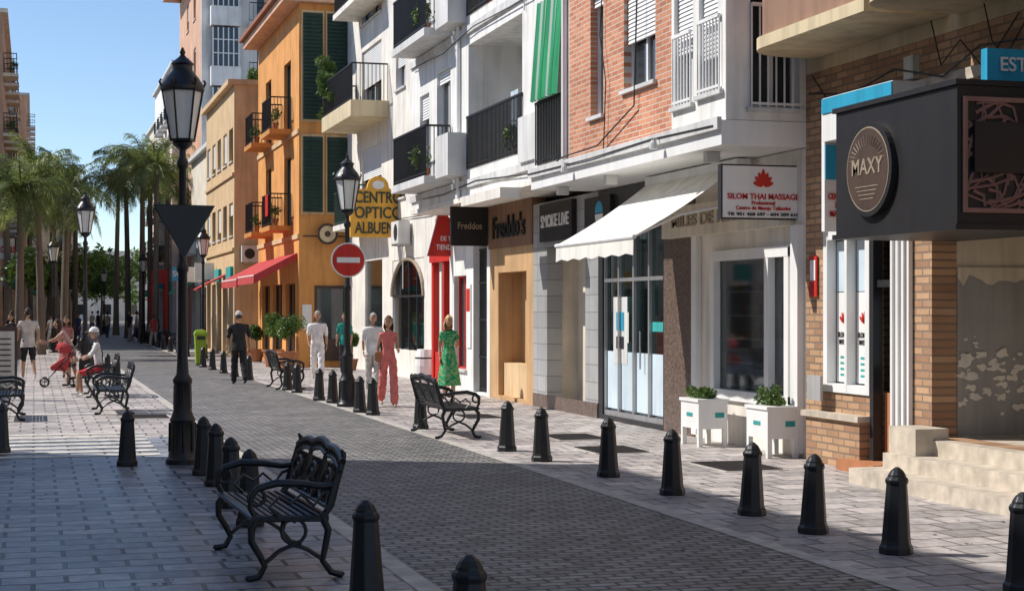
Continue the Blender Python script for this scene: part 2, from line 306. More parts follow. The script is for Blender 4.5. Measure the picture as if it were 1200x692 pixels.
# ---------------------------------------------------------------- BUILDING N (near right)
FX=9.2; fr=SF(FX)
g=G('brick_shop_building',(11,13,0))
YN0,YN1=5.0,18.29
o_win=(fy(1019),fy(969),.9,2.75); o_door=(fy(1049),fy(1022),.12,2.75); o_rec=(12.2,fy(1092),.48,2.95)
fac(g.p('brick_wall','brick_tan'),fr,YN0,YN1,0,4.75,[o_win,o_door,o_rec,(6.5,11,.5,2.9)],.3)
win(g,fr,(6.5,11,.5,2.9),'frame_dark')
room(g,fr,*o_win,1.2,'cream_inside'); room(g,fr,*o_door,1.2,'cream_inside')
g.p('window_glass','shopglass').fb(fr,o_win[0]-.01,o_win[1]+.01,.9,2.76,-.12,-.1)
w=g.p('window_frames','white_paint'); mm=(o_win[0]+o_win[1])/2
for (a,b2) in ((o_win[0]-.04,o_win[0]+.06),(o_win[1]-.06,o_win[1]+.04),(mm-.03,mm+.03)): w.fb(fr,a,b2,.86,2.79,-.09,.03)
w.fb(fr,o_win[0]+.06,o_win[1]-.06,.86,.96,-.088,.028); w.fb(fr,o_win[0]+.06,o_win[1]-.06,2.68,2.79,-.088,.028)
for (a,b2) in ((o_win[0]+.07,mm-.04),(mm+.04,o_win[1]-.07)):
    g.p('poster','white_paint').fb(fr,a,b2,.98,2.05,-.098,-.094); g.p('poster_top','pale_blue').fb(fr,a,b2,2.06,2.66,-.098,-.094)
    m3=(a+b2)/2
    for k in range(5):
        an=(k-2)*.5; q=[]
        for t in range(10):
            th=2*pi*t/10; x=.026*cos(th); y=.08+.07*sin(th); q.append(fr(m3+x*cos(an)-y*sin(an),1.68+y*cos(an)+x*sin(an),-.09))
        g.p('poster_flower','red_paint').poly(q)
    g.text('SILOM THAI\nMASSAGE',(FX+.088,m3,1.5),.085,'black_sign','S',.002,maxw=(b2-a)*.8)
    for k in range(4): g.p('poster_lines','teal').fb(fr,a+.1,b2-.1,1.05+.07*k,1.08+.07*k,-.0935,-.0925)
l=g.p('folded_shutter','white_paint'); a0,a1=fy(1071),fy(1051)
for i in range(6):
    a=a0+(a1-a0)*i/6; l.fb(fr,a+.01,a+(a1-a0)/6-.01,.15,2.75,.01,.06+.03*(i%2))
dfm=g.p('door_frame','frame_dark'); dfm.fb(fr,o_door[0]-.02,o_door[0]+.06,.12,2.77,-.1,.02); dfm.fb(fr,o_door[1]-.06,o_door[1]+.02,.12,2.77,-.1,.02); dfm.fb(fr,o_door[0]+.06,o_door[1]-.06,2.1,2.18,-.1,-.02)
g.p('window_glass','shopglass').fb(fr,o_door[0],o_door[1],.13,2.76,-.16,-.15); g.p('door_poster','pale_blue').fb(fr,o_door[0]+.15,o_door[1]-.2,1.2,2.0,-.145,-.14)
g.p('door_panel','terracotta').fb(fr,o_door[0]+.07,o_door[1]-.07,.14,.9,-.148,-.12)
RD=1.7
room(g,fr,*o_rec,RD,'cream_plaster','stone_step')
fj=CF(o_rec[1]+.012)
g.p('peeling_dado','grey_plaster').fb(fj,FX+.31,FX+RD-.01,.49,2.25,.0,.012)
for k in range(75):
    u=U(FX+.35,FX+RD-.1); v=max(.6,min(2.1,random.gauss(1.2,.22))); rr=U(.015,.075); q=[]
    for t in range(10):
        th=2*pi*t/10; r2=rr*U(.4,1.3); q.append(fj(u+r2*cos(th)*1.2,v+r2*sin(th)*.7,.014+k*.0002))
    g.p('bare_plaster','warm_white').poly(q)
q=[]
for t in range(20): q.append(fj(FX+.31+t*(RD-.33)/19,2.25+U(-.16,.02),.016))
q+=[fj(FX+RD-.02,2.3,.016),fj(FX+.31,2.3,.016)]; g.p('upper_plaster','cream_plaster').poly(q)
g.p('entrance_door','brown_sign').fb(fr,12.6,14.1,.5,2.6,-RD+.005,-RD+.06); g.p('door_handle','steel').tube([fr(13.9,1.3,-RD+.08),fr(13.9,1.6,-RD+.08)],.015)
s=g.p('steps','stone_step'); s.box(8.35,9.19,11.9,15.6,0,.16); s.box(8.7,9.19,12.0,15.5,.161,.32); s.box(9.0,9.19,12.1,15.4,.321,.48); s.box(8.8,9.19,15.0,15.55,.322,.6)
g.p('door_step','terracotta').fb(fr,o_door[0]-.05,o_door[1]+.3,0,.12,.001,.3)
g.p('pier','brick_tan').fb(fr,fy(1018),fy(955),0,.55,.001,.12); g.p('pier_cap','stone_step').fb(fr,fy(1018)-.05,fy(955)+.05,.551,.62,.001,.17)
uw=[(6.5,8,5.8,7.5),(6.5,8,9,10.6),(15.5,16.8,6.3,7.8),(15.5,16.8,9.3,10.8),(11.5,13,6.3,7.8),(11.5,13,9.3,10.8)]
fac(g.p('upper_wall','yellow_cream'),fr,YN0,YN1,4.751,14,uw,.3)
for o in uw: win(g,fr,o,shut=.4)
g.p('core','brown_plaster').box(FX+2.4,FX+11,YN0+.02,YN1-.02,0,4.7); g.p('core_upper','yellow_cream').box(FX+.3,FX+11,YN0,YN1,4.72,13.99)
def bay(y0,y1,x0,z0,z1,m,name,rad=.6,far=True):
    pts=[(9.19,y0),(x0,y0)] if far else [(9.19,y0)]
    if not far:
        for k in range(7): t=pi/2*k/6; pts.append((x0+rad-rad*sin(t),y0+rad-rad*cos(t)))
    for k in range(9):
        t=pi/2*k/8; pts.append((x0+rad-rad*cos(t),y1-rad+rad*sin(t)))
    pts.append((9.19,y1)); mb=g.p(name,m); n=len(pts)
    k=len(mb.v); mb.v+=[(x,y,z0) for x,y in pts]+[(x,y,z1) for x,y in pts]
    mb.face([k+i for i in range(n)][::-1]); mb.face([k+n+i for i in range(n)])
    for i in range(n): j=(i+1)%n; mb.face((k+i,k+j,k+n+j,k+n+i))
bay(15.1,18.0,8.25,5.06,6.1,'bay_brown','bay_parapet'); bay(15.0,18.05,8.2,4.92,5.06,'yellow_cream','bay_soffit')
bay(10.6,14.7,8.0,5.05,6.0,'bay_brown','bay_parapet_b',.5,False); bay(10.5,14.8,7.95,4.9,5.05,'yellow_cream','bay_soffit_b',.5,False)
g.p('arch_lintel','stone_step').fb(fr,12.4,16.6,4.2,4.32,.001,.05)
cdt=g.p('conduit','frame_dark'); cdt.tube([(9.15,18.1,4.5),(9.13,17,4.35),(9.12,16,4.5),(9.12,15,4.28),(9.12,14.3,4.5),(9.1,13,4.4),(9.1,11,4.55)],.012)
cdt.tube([(9.14,18.0,4.7),(9.13,17.3,4.1),(9.12,16.3,4.22),(9.12,14.9,4.05),(9.1,12.5,4.2)],.009)
cdt.tube([(9.1,15.2,4.9),(9.1,15.0,4.4),(9.08,14.6,4.6),(9.1,14.2,4.25),(9.1,13.6,4.7)],.009)
cdt.tube([(9.1,14.2,4.9),(9.06,14.0,4.5),(9.08,13.8,4.3),(9.1,13.5,4.6),(9.05,13.2,4.3),(9.1,12.8,4.8)],.008)
g.p('junction_box','ac_unit').fb(fr,15.6,15.8,4.35,4.6,.001,.08)
g.done()
g=G('estate_agency_sign',(9,16.8,3.5))
a0,a1=fy(1090),fy(985)
g.p('panel','white_paint').box(8.75,9.19,a0,16.98,3.78,4.28); g.p('blue_band','blue_sign').box(8.735,8.749,a0,16.98,4.1,4.27)
g.p('blade','white_paint').box(8.78,9.12,16.985,17.06,2.75,4.28); g.p('blade_blue','blue_sign').box(8.785,9.115,16.965,16.978,3.35,3.75); g.p('blade_light','pale_blue').box(8.785,9.115,16.966,16.979,3.8,4.25)
g.text('CENTRO\nDE\nMASAJE',(8.95,16.97,3.05),.1,'red_paint','C',maxw=.26); g.done()
g=G('real_estate_board',(9,12.8,4)); g.p('board','blue_sign').box(8.3,9.18,12.9,13.0,3.92,4.22); g.text('ESTATE',(8.72,12.88,4.07),.18,'white_paint','C',maxw=.6); g.done()
g=G('small_notice',(9.1,18,2)); g.p('panel','red_paint').fb(fr,17.95,18.15,2.0,2.5,.01,.03); g.p('paper','white_paint').fb(fr,17.98,18.12,2.2,2.45,.031,.034); g.p('meter_box','grey_plaster').fb(fr,17.6,17.95,.75,1.05,.125,.16); g.done()
# Bar sign box
g=G('bar_sign_box',(8,13.6,3.2))
x0,x1,y0,y1,z0,z1=7.78,9.17,12.56,14.8,2.6,3.82
g.p('casing','black_sign').box(x0,x1,y0,y1,z0,z1); g.p('rim','black_sign').box(x0-.03,x1,y0-.03,y1+.03,z1+.002,z1+.05); g.p('rim','black_sign').box(x0-.03,x1,y0-.03,y1+.03,z0-.05,z0-.002)
cy,cz=14.05,3.2
for (r,m_,off) in ((.46,'black_sign',.06),(.41,'gold_text',.063),(.395,'brown_sign',.067)):
    k=g.p('logo_disc',m_); ring=[(x0-off,cy+r*cos(2*pi*t/40),cz+r*sin(2*pi*t/40)) for t in range(40)]; k.poly(ring)
    if off==.06:
        ring2=[(x0,p[1],p[2]) for p in ring]
        for t in range(40): k.poly([ring[t],ring[(t+1)%40],ring2[(t+1)%40],ring2[t]])
g.text('MAXY',(x0-.07,cy,cz+.02),.22,'gold_text','S',.003,maxw=.62)
for i in range(-8,9):
    a=pi/2+i*.16; g.p('logo_rays','gold_text').tube([(x0-.07,cy+.25*cos(a),cz+.18*sin(a)+.05),(x0-.07,cy+.36*cos(a),cz+.33*sin(a))],.003,4)
for i in range(4): g.p('logo_rays','gold_text').fb(SF(x0),cy-.22+.03*i,cy+.22-.03*i,cz-.17-.04*i,cz-.162-.04*i,.069,.072)
fl=CF(y0); f=g.p('lattice_frame','lattice_brown'); f.fb(fl,x0+.05,x1-.03,z0+.1,z0+.14,.002,.03); f.fb(fl,x0+.05,x1-.03,z1-.14,z1-.1,.002,.03); f.fb(fl,x0+.05,x0+.09,z0+.14,z1-.14,.002,.03); f.fb(fl,x1-.07,x1-.03,z0+.14,z1-.14,.002,.03)
f2=g.p('lattice_branches','lattice_brown')
def clampx(x): return max(x0+.08,min(x1-.06,x))
def clampz(z): return max(z0+.13,min(z1-.13,z))
for i in range(80):
    cx=U(x0+.1,x1-.1); a=U(0,pi); ln=U(.08,.28); zz=U(z0+.15,z1-.15)
    f2.tube([(clampx(cx-ln*cos(a)),y0-.012,clampz(zz-ln*sin(a))),(clampx(cx+.03),y0-.012,clampz(zz+.02)),(clampx(cx+ln*cos(a+.3)),y0-.012,clampz(zz+ln*sin(a+.3)))],U(.008,.018),4)
g.p('screen','black_sign').fb(fl,x0+.14,x0+.8,3.05,3.5,.03,.06)
g.done()
# ---------------------------------------------------------------- BUILDING A
g=G('brick_apartment_building',(12,22,0))
YA0=18.3
yj0,yj1=YA0,fy(815); disp=(fy(925),fy(838),.7,2.55)
fac(g.p('shopfront_stone','warm_white'),fr,yj0,yj1,0,3.85,[disp],.3)
room(g,fr,*disp,.62,'white_plaster'); g.p('window_glass','shopglass').fb(fr,disp[0]-.01,disp[1]+.01,.69,2.56,-.07,-.05)
w=g.p('shop_frame','white_paint'); 
for u in (disp[0],disp[0]+(disp[1]-disp[0])*.25,disp[1]): w.fb(fr,u-.06,u+.06,.6,2.64,-.05,.05)
w.fb(fr,disp[0]-.06,disp[1]+.06,2.52,2.66,-.04,.055); w.fb(fr,disp[0]-.06,disp[1]+.06,.6,.74,-.04,.055)
w.fb(fr,yj0+.05,yj0+.25,.05,2.9,.002,.09); w.fb(fr,yj1-.22,yj1-.05,.05,2.9,.002,.09)
displays(g,fr,disp[0],disp[1],.78,2.4,.1,.45,5,sz=.9)
g.p('fascia','cream_plaster').fb(fr,yj0+.3,fy(787),2.9,3.35,.002,.16)
g.text("MILES DE REGALOS",(FX-.17,(yj0+.3+fy(787))/2,3.12),.24,'gold_text','S',.01,maxw=(fy(787)-yj0-.3)*.8)
yg1=fy(780); fac(g.p('granite_column','granite_brown'),SF(FX-.03),yj1+.002,yg1,0,3.85,[],.3)
yt1=fy(701); do=(fy(777),fy(706),.08,3.1)
fac(g.p('dark_front','frame_dark'),fr,yg1+.002,yt1,0,3.85,[do],.3); room(g,fr,*do,1.5,'white_plaster')
g.p('tinted_glass','tealglass').fb(fr,do[0]-.01,do[1]+.01,.07,3.11,-.1,-.08)
w=g.p('door_frame','steel')
for k in range(5):
    u=do[0]+(do[1]-do[0])*k/4; w.fb(fr,u-.03,u+.03,.08,3.1,-.08,-.03)
w.fb(fr,*do[:2],2.3,2.36,-.078,-.028); w.fb(fr,*do[:2],.08,.16,-.078,-.028)
g.p('frosted_band','pale_blue').fb(fr,do[0]+.05,do[1]-.05,.2,1.15,-.079,-.077)
g.p('window_sticker','teal').fb(fr,do[0]+.1,do[0]+.7,1.5,1.65,-.079,-.075); g.p('window_sticker','white_paint').fb(fr,do[0]+1.7,do[0]+2.1,1.3,1.8,-.079,-.075)
g.p('cash_machine','ac_unit').fb(fr,do[1]-1.0,do[1]-.35,.95,2.05,-.6,-.07); g.p('cash_machine_screen','blue_sign').fb(fr,do[1]-.85,do[1]-.5,1.5,1.8,-.069,-.062)
g.p('cash_machine_slot','frame_dark').fb(fr,do[1]-.85,do[1]-.5,1.2,1.4,-.069,-.062)
g.p('door_handles','steel').tube([fr(do[0]+1.0,.9,-.01),fr(do[0]+1.0,1.5,-.01)],.015)
displays(g,fr,do[0]+.2,do[1]-1.2,1.2,2.4,.7,1.2,2)
ys1=fy(625); so=(fy(686),fy(641),.08,3.0)
fac(g.p('grey_tile_front','tiles_grey'),fr,yt1+.002,ys1,0,3.85,[so],.3); room(g,fr,*so,.6,'cream_inside')
g.p('smoke_sign','black_sign').fb(fr,fy(676),fy(638),3.1,3.8,.002,.1); g.text('SMOKE LIVE',(FX-.11,(fy(676)+fy(638))/2,3.46),.32,'white_paint','S',.01,maxw=(fy(638)-fy(676))*.86)
g.p('blue_logo','black_sign').fb(fr,fy(720),fy(690),3.2,3.75,.002,.08)
g.p('blue_logo_mark','blue_sign').poly([(FX-.085,fy(705)+.2*cos(t*pi/8)-.1,3.47+.2*sin(t*pi/8)) for t in range(9)]); g.p('blue_logo_mark','white_paint').poly([(FX-.085,fy(705)+.2*cos(t*pi/8)-.1,3.45-.2*sin(t*pi/8)) for t in range(9)])
yf1=fy(574); fo=(fy(617),fy(584),.08,2.6)
fac(g.p('icecream_front','tan_stucco'),fr,ys1+.002,yf1,0,3.1,[fo],.3); room(g,fr,*fo,.5,'tan_stucco'); g.p('icecream_fascia','brown_wall').fb(fr,ys1+.002,yf1,3.101,4.05,-.25,.03)
g.text("Freddo's",(FX-.05,(ys1+yf1)/2,3.5),.62,'black_sign','S',.02,maxw=2.3)
g.p('low_counter','tan_plaster').fb(fr,fo[0]+.1,fo[1]-.1,.08,.75,-.4,-.1); g.p('price_list','brown_sign').fb(fr,fo[0]+.5,fo[1]-.6,1.2,2.1,-.49,-.47)
fac(g.p('white_front','white_plaster'),fr,yf1+.002,36.3,0,4.1,[(33.1,34.2,.05,3.3),(34.8,35.9,.5,2.6)],.3); room(g,fr,33.1,34.2,.05,3.3,1,'dark_inside'); win(g,fr,(34.8,35.9,.5,2.6),'red_paint')
gm=g.p('gate','rail_iron'); rail(gm,fr,33.1,34.2,0.05,3.1,-.15,.1)
for v in (.8,1.6,2.4): gm.fb(fr,33.1,34.2,v,v+.04,-.17,-.13)
g.p('plinth','granite_brown').fb(fr,yt1,ys1-.02,0,.25,.001,.02)
g.p('banner','white_paint').fb(fr,34.35,34.7,1.0,2.4,.002,.03); g.p('banner_print','red_paint').fb(fr,34.38,34.67,1.8,2.3,.031,.034)
XU=8.12; fu=SF(XU); YU1=26.2
fb_=lambda px,X=XU: fy(px,X)
br0=fb_(787); br1=fb_(667); fl1=4.17
ops_w=[];ops_b=[];ops_l=[]
for k in range(3):
    z=k*3.1
    ops_w+=[(fb_(846),fb_(819),4.55+z,6.35+z),(fb_(812),fb_(790),4.5+z,6.3+z)]
    ops_b+=[(fb_(768),fb_(731),4.97+z,6.45+z),(fb_(707),fb_(692),4.75+z,6.6+z)]
    ops_l+=[(fb_(662),YU1-.15,4.25+z,6.95+z)]
fac(g.p('white_wall','white_plaster'),fu,YA0,br0,fl1,13.6,ops_w,.3); fac(g.p('brick_wall','brick'),fu,br0,br1,fl1,13.6,ops_b,.3); fac(g.p('loggia_wall','white_plaster'),fu,br1,YU1,fl1,13.6,ops_l,.3)
for i,o in enumerate(ops_w): win(g,fu,o,shut=[.75,.62,.4,1,.3,.8][i],bars=1); rail(g.p('window_guard','white_paint'),fu,o[0]+.02,o[1]-.02,o[2]-.02,.95,.03,.09)
for i,o in enumerate(ops_b): win(g,fu,o,shut=[.55,.1,.5,.3,.4,.9][i],bars=1); g.p('lintel_band','pale_grey').fb(fu,o[0]-.12,o[1]+.12,o[3],o[3]+.1,.001,.03)
for i,o in enumerate(ops_l):
    room(g,fu,*o,1.0,'white_plaster','pale_grey'); rail(g.p('loggia_railing','rail_iron'),fu,o[0],o[1],o[2],1.05,.03,.085)
    win(g,SF(XU+.98),(o[0]+.3,o[1]-.3,o[2]+.05,o[2]+2.1),shut=.2,sill=False,d=.0)
    n=14
    if i<2:
        for j in range(n):
            a=o[0]+.1+(o[1]-o[0]-.2)*j/n; b2=a+(o[1]-o[0]-.2)/n; g.p('sun_curtain','green_cloth').poly([fu(a,o[3],.0+.06*(j%2)),fu(b2,o[3],.06*((j+1)%2)),fu(b2,o[2]+1.05,.1+.08*((j+1)%2)),fu(a,o[2]+1.05,.1+.08*(j%2))])
            if j%3==1: g.p('sun_curtain_stripe','white_paint').poly([fu(a,o[3],.01+.06*(j%2)),fu(a+.05,o[3],.01+.05),fu(a+.05,o[2]+1.05,.17),fu(a,o[2]+1.05,.11+.08*(j%2))])
g.p('soffit_slab','white_paint').box(XU-.06,FX+2.4,YA0-.012,YU1,3.86,4.165); g.p('slab_edge','pale_grey').box(XU-.12,XU-.061,YA0-.02,YU1,4.05,4.2)
fs=CF(YA0-.006); so1=(yx(879,YA0),yx(938,YA0)-.02,4.32,5.75)
fac(g.p('side_wall','white_plaster'),fs,XU+.004,FX+.3,4.171,13.59,[so1],.25); win(g,fs,so1,sill=True); rail(g.p('window_guard','white_paint'),fs,so1[0],so1[1],4.3,1.3,.04,.1)
g.p('core_upper','white_plaster').box(XU+1.05,FX+11,YA0+.02,YU1-.01,4.166,13.58); g.p('core','grey_plaster').box(FX+2.41,FX+11,YA0+.02,36.2,0,3.85); g.p('roof','roof_tile').box(XU-.3,FX+11,YA0-.1,YU1,13.6,13.8)
g.p('downpipe','white_paint').tube([(XU-.05,br1+.1,4.2),(XU-.05,br1+.1,13.5)],.05,8)
cb=g.p('cables','frame_dark'); cb.tube([(XU-.03,26,3.95),(XU-.1,24.5,4.25),(XU-.08,22.8,4.28),(XU-.06,21.3,4.7),(XU-.06,21.2,6),(XU-.05,21.1,8)],.012,5)
cb.tube([(XU-.05,22.6,4.2),(XU-.05,22.5,5.2),(XU-.07,22.7,5.9),(XU-.05,22.6,7)],.009,5); cb.tube([(XU-.13,26.2,4.12),(XU-.14,23,4.1),(XU-.13,20.5,4.14),(XU-.13,18.4,4.1)],.01,5)
for y in (19.1,22.9,25.2): g.p('security_light','ac_unit').box(XU+.1,XU+.28,y,y+.12,3.72,3.855)
for y in (20.2,24): g.p('spot_lamps','ac_unit').lathe([(.03,0),(.05,-.04),(.06,-.12)],(XU-.2,y,4.1),10); g.p('spot_arm','steel').tube([(XU-.06,y,4.12),(XU-.2,y,4.12)],.012,5)
g.done()
g=G('shop_awning',(8,21,3.3))
ya,yb=19.75,23.0; n=12
for i in range(n):
    a=ya+(yb-ya)*i/n;b2=ya+(yb-ya)*(i+1)/n
    P=lambda t,y:(8.95+(7.47-8.95)*t,y,3.76+(2.80-3.76)*t-.05*sin(pi*t))
    for t in range(6): g.p('canopy','awning_cream').poly([P(t/6,a),P(t/6,b2),P((t+1)/6,b2),P((t+1)/6,a)])
    g.p('valance','awning_cream').poly([(7.465,a,2.8),(7.465,b2,2.8),(7.46,b2,2.58-.03*(i%2)),(7.46,a,2.58-.03*((i+1)%2))])
g.p('front_bar','white_paint').tube([(7.47,ya-.02,2.79),(7.47,yb+.02,2.79)],.03,8)
for y in (ya+.2,yb-.2): g.p('arms','white_paint').tube([(9.15,y,3.3),(8.2,y,3.1),(7.5,y,2.79)],.02,6)
g.p('cassette','white_paint').box(8.9,9.1,ya-.05,yb+.05,3.7,3.84); g.done()
g=G('massage_shop_sign',(8.7,18.6,3.2)); ysn=18.55; xa,xb=yx(845,ysn),yx(942,ysn); za,zb=yh(890,257,ysn),yh(890,193,ysn); fs=CF(ysn)
g.p('box','frame_dark').fb(fs,xa,xb,za,zb,-.1,0); g.p('face','white_paint').fb(fs,xa+.02,xb-.02,za+.02,zb-.02,.001,.012); g.p('bracket','steel').box(xb,9.2,ysn+.03,ysn+.07,zb-.1,zb-.05)
xm=(xa+xb)/2
for k in range(7):
    a=(k-3)*.48; q=[]; L_=.13 if k!=3 else .15
    for t in range(12):
        th=2*pi*t/12; x=.036*cos(th)*(1-.4*sin(th)); y=L_*.55+L_*.55*sin(th); q.append((xm+x*cos(a)-y*sin(a),ysn-.016-.001*k,zb-.25+y*cos(a)*1.2+x*sin(a)))
    g.p('flower','red_paint').poly(q)
wd_=xb-xa
g.text('SILOM THAI MASSAGE',(xm,ysn-.02,za+.28),.1,'red_paint',maxw=wd_*.86); g.text('Professional\nCentro de Masaje Tailandes',(xm,ysn-.02,za+.17),.064,'red_paint',maxw=wd_*.66); g.text('Tlf: 951 468 697 - 604 209 618',(xm,ysn-.02,za+.06),.055,'black_sign',maxw=wd_*.86); g.done()
# ---------------------------------------------------------------- BUILDING B
g=G('white_apartment_building',(12,31,0)); XB=8.3; fu=SF(XB); Y0,Y1=26.21,36.3
opl=[];opw=[]
fbx=lambda px:fy(px,XB)
for k in range(3):
    z=k*3.05
    opl.append((fbx(612),fbx(549),4.62+z,7.1+z)); opw.append((fbx(528),fbx(512),4.62+z,6.9+z)); opw.append((fbx(503),fbx(492),4.62+z,6.6+z))
fac(g.p('wall','white_plaster'),fu,Y0,Y1,4.1,13.7,opl+opw,.3)
for i,o in enumerate(opl):
    room(g,fu,*o,1.2,'white_plaster','pale_grey'); rail(g.p('railing','rail_iron'),fu,o[0]-.05,o[1]+.05,o[2],1.05,.02,.09)
    win(g,SF(XB+1.18),(o[0]+.4,o[0]+1.5,o[2]+.03,o[2]+2.1),shut=.3,sill=False,d=0,fm='brown_sign'); win(g,SF(XB+1.18),(o[1]-1.6,o[1]-.5,o[2]+.9,o[2]+2.1),shut=.0,d=0)
    g.p('parapet','pale_grey').fb(fu,Y0+.05,o[0]-.06,o[2]-.2,o[2]+.6,.001,.1)
    g.p('flower_box','pale_grey').fb(fu,o[1]+.1,o[1]+1.15,o[2]-.1,o[2]+.75,.001,.4)
    g.p('floor_band','pale_grey').fb(fu,Y0,Y1,o[2]-.35,o[2]-.2,.001,.05)
    for q in range(3): potplant(g,fu,U(o[0]+.2,o[1]-.3),o[2]+.02,-.25,.3)
    g.p('laundry',random.choice(['white_paint','pale_blue','curtain'])).fb(fu,o[0]+1.9,o[0]+2.4,o[2]+.7,o[2]+1.4,-.5,-.49)
for i,o in enumerate(opw): win(g,fu,o,shut=U(.1,.8),fm=random.choice(['brown_sign','white_paint']))
for k in range(3): balcony(g,fu,fbx(530),fbx(489),4.6+3.05*k,.6,1.05,'pale_grey',sp=.085); potplant(g,fu,fbx(520),4.6+3.05*k,.4,.3)
g.p('soffit','warm_white').box(XB-.04,FX+2.3,Y0,Y1,4.0,4.098)
g.p('upper_body','white_plaster').box(XB+1.3,FX+11,Y0+.01,Y1-.01,4.11,13.68); g.p('roof','roof_tile').box(XB-.25,FX+11,Y0,Y1+.02,13.7,13.85)
g.p('awning_case','warm_white').box(XB-.5,XB-.1,27.2,29.9,3.8,3.98)
acunit(g,fu,26.4,8.3); acunit(g,SF(XB+1.17),fbx(575),5.0)
g.p('cables','frame_dark').tube([(XB-.03,36,4.3),(XB-.06,33,4.25),(XB-.05,30.5,4.35),(XB-.05,27,4.2)],.014,5); g.p('cables','frame_dark').tube([(XB-.07,36,7.3),(XB-.07,33,7.2),(XB-.1,30.5,7.35),(XB-.06,26.4,7.25)],.012,5)
g.p('downpipe','white_paint').tube([(XB-.05,fbx(540),4.1),(XB-.05,fbx(540),13.5)],.045,8)
g.done()
g=G('icecream_shop_sign',(8.7,33.4,3.6)); Ys=33.0; xa,xb=yx(528,Ys),yx(571,Ys); g.p('board','black_sign').box(xa,xb,Ys-.06,Ys+.06,yh(550,288,Ys),yh(550,238,Ys)); g.p('bracket','black_iron').box(xb,9.2,Ys-.02,Ys+.02,3.9,3.94); g.text('Freddos',((xa+xb)/2,Ys-.07,yh(550,265,Ys)),.2,'gold_text',maxw=(xb-xa)*.66); g.done()
# ---------------------------------------------------------------- BUILDING C
g=G('plaster_townhouse',(13,44,0)); XC=9.65; fu=SF(XC); Y0,Y1=36.31,51.49
fcx=lambda px:fy(px,XC)
gro=[(fcx(497),fcx(460),.75,3.2),(fcx(448),fcx(428),.1,3.3),(36.9,38.9,.1,3.0)]
up=[]
for k in range(4):
    z=k*3.0
    up+=[(fcx(498),fcx(486),4.9+z,6.6+z),(fcx(475),fcx(464),4.9+z,6.4+z),(fcx(447),fcx(424),4.5+z,6.7+z)]
fac(g.p('wall','warm_white'),fu,Y0,Y1,0,15.2,gro+up,.3)
for o in gro: room(g,fu,*o,1.5,'cream_inside'); g.p('window_glass','shopglass').fb(fu,o[0],o[1],o[2],o[3],-.1,-.08); displays(g,fu,o[0],o[1],.9,2.6,.2,.7,3)
for o in gro[:1]:
    sp=g.p('arch','warm_white'); uc=(o[0]+o[1])/2; hw=(o[1]-o[0])/2; vs=o[3]-1.0
    for s_ in (-1,1):
        pts=[fu(uc+s_*hw,o[3],-.02)]+[fu(uc+s_*hw*cos(t*pi/2/10),vs+1.0*sin(t*pi/2/10),-.02) for t in range(11)]
        sp.poly(pts)
    for t in range(20):
        a=pi*t/20;b2=pi*(t+1)/20; g.p('arch_trim','gold_text').tube([fu(uc+hw*cos(a),vs+sin(a),.02),fu(uc+hw*cos(b2),vs+sin(b2),.02)],.05,6)
    for k in range(1,4): g.p('window_frames','frame_dark').fb(fu,o[0]+(o[1]-o[0])*k/4-.03,o[0]+(o[1]-o[0])*k/4+.03,o[2],o[3],-.08,-.03)
    g.p('window_frames','frame_dark').fb(fu,o[0],o[1],vs-.03,vs+.03,-.08,-.031)
for i,o in enumerate(up): win(g,fu,o,shut=U(0,.6),fm=random.choice(['green_shutter','brown_sign','white_paint']),bars=1)
balcony(g,fu,fcx(452),fcx(420),4.4,.8,1.0,'warm_white','green_shutter'); balcony(g,fu,fcx(456),fcx(418),7.75,1.1,1.05,'yellow_cream','rail_iron',.45); balcony(g,fu,fcx(452),fcx(420),10.9,.8,1.0,'warm_white')
balcony(g,fu,36.5,38.6,7.8,.7,1.0,'pale_grey')
g.p('core','warm_white').box(XC+1.6,XC+10,Y0,Y1,0,15); g.p('upper_core','warm_white').box(XC+.3,XC+1.59,Y0,Y1,3.7,15.1); g.p('roof','roof_tile').box(XC-.3,XC+10,Y0,Y1,15.2,15.4)
a0,a1=fcx(541),fcx(512)
rf=g.p('red_shopfront','red_paint')
for (p_,q_) in ((a0,a0+.2),(a1-.2,a1),((a0+a1)/2-.07,(a0+a1)/2+.07)): rf.fb(fu,p_,q_,0,3.0,.002,.14)
rf.fb(fu,a0,a1,3.0,3.25,.003,.2); rf.fb(fu,a0+.2,a1-.2,0,.8,.003,.1)
for v in (1.0,1.5,2.0,2.5): g.p('posters',random.choice(['white_paint','sign_orange'])).fb(fu,a0+.02,a0+.18,v,v+.3,.141,.145)
acunit(g,fu,fcx(483),3.6,.9,.6)
g.p('cables','frame_dark').tube([fu(Y0+.1,4.4,.04),fu(40,4.25,.05),fu(45,4.35,.04),fu(51,4.2,.05)],.014,5)
g.done()
g=G('red_gable_sign',(9,37.0,3.6)); Ys=36.2; xa,xb=yx(501,Ys),yx(538,Ys); fs=CF(Ys); za=yh(515,300,Ys); zb=yh(515,243,Ys)
g.p('board','red_paint').poly([fs(xa,za,0),fs(xb,za,0),fs(xb,zb-.5,0),fs(xa+.3,zb,0)]); g.p('board','red_paint').poly([fs(xa,za,-.08),fs(xb,za,-.08),fs(xb,zb-.5,-.08),fs(xa+.3,zb,-.08)])
g.p('edge','white_paint').tube([fs(xa,za,-.04),fs(xa+.3,zb,-.04),fs(xb,zb-.5,-.04)],.03,6)
g.text('TIENDA',((xa+xb)/2+.05,Ys-.01,za+.2),.17,'white_paint','C',maxw=(xb-xa)*.6); g.text('DE TE',((xa+xb)/2+.08,Ys-.01,za+.4),.15,'white_paint','C',maxw=(xb-xa)*.4)
g.done()
g=G('optician_sign',(9,44,4.6)); Ys=44.0; xa,xb=yx(410,Ys),yx(475,Ys); za,zb=yh(443,278,Ys),yh(443,222,Ys); xm=(xa+xb)/2
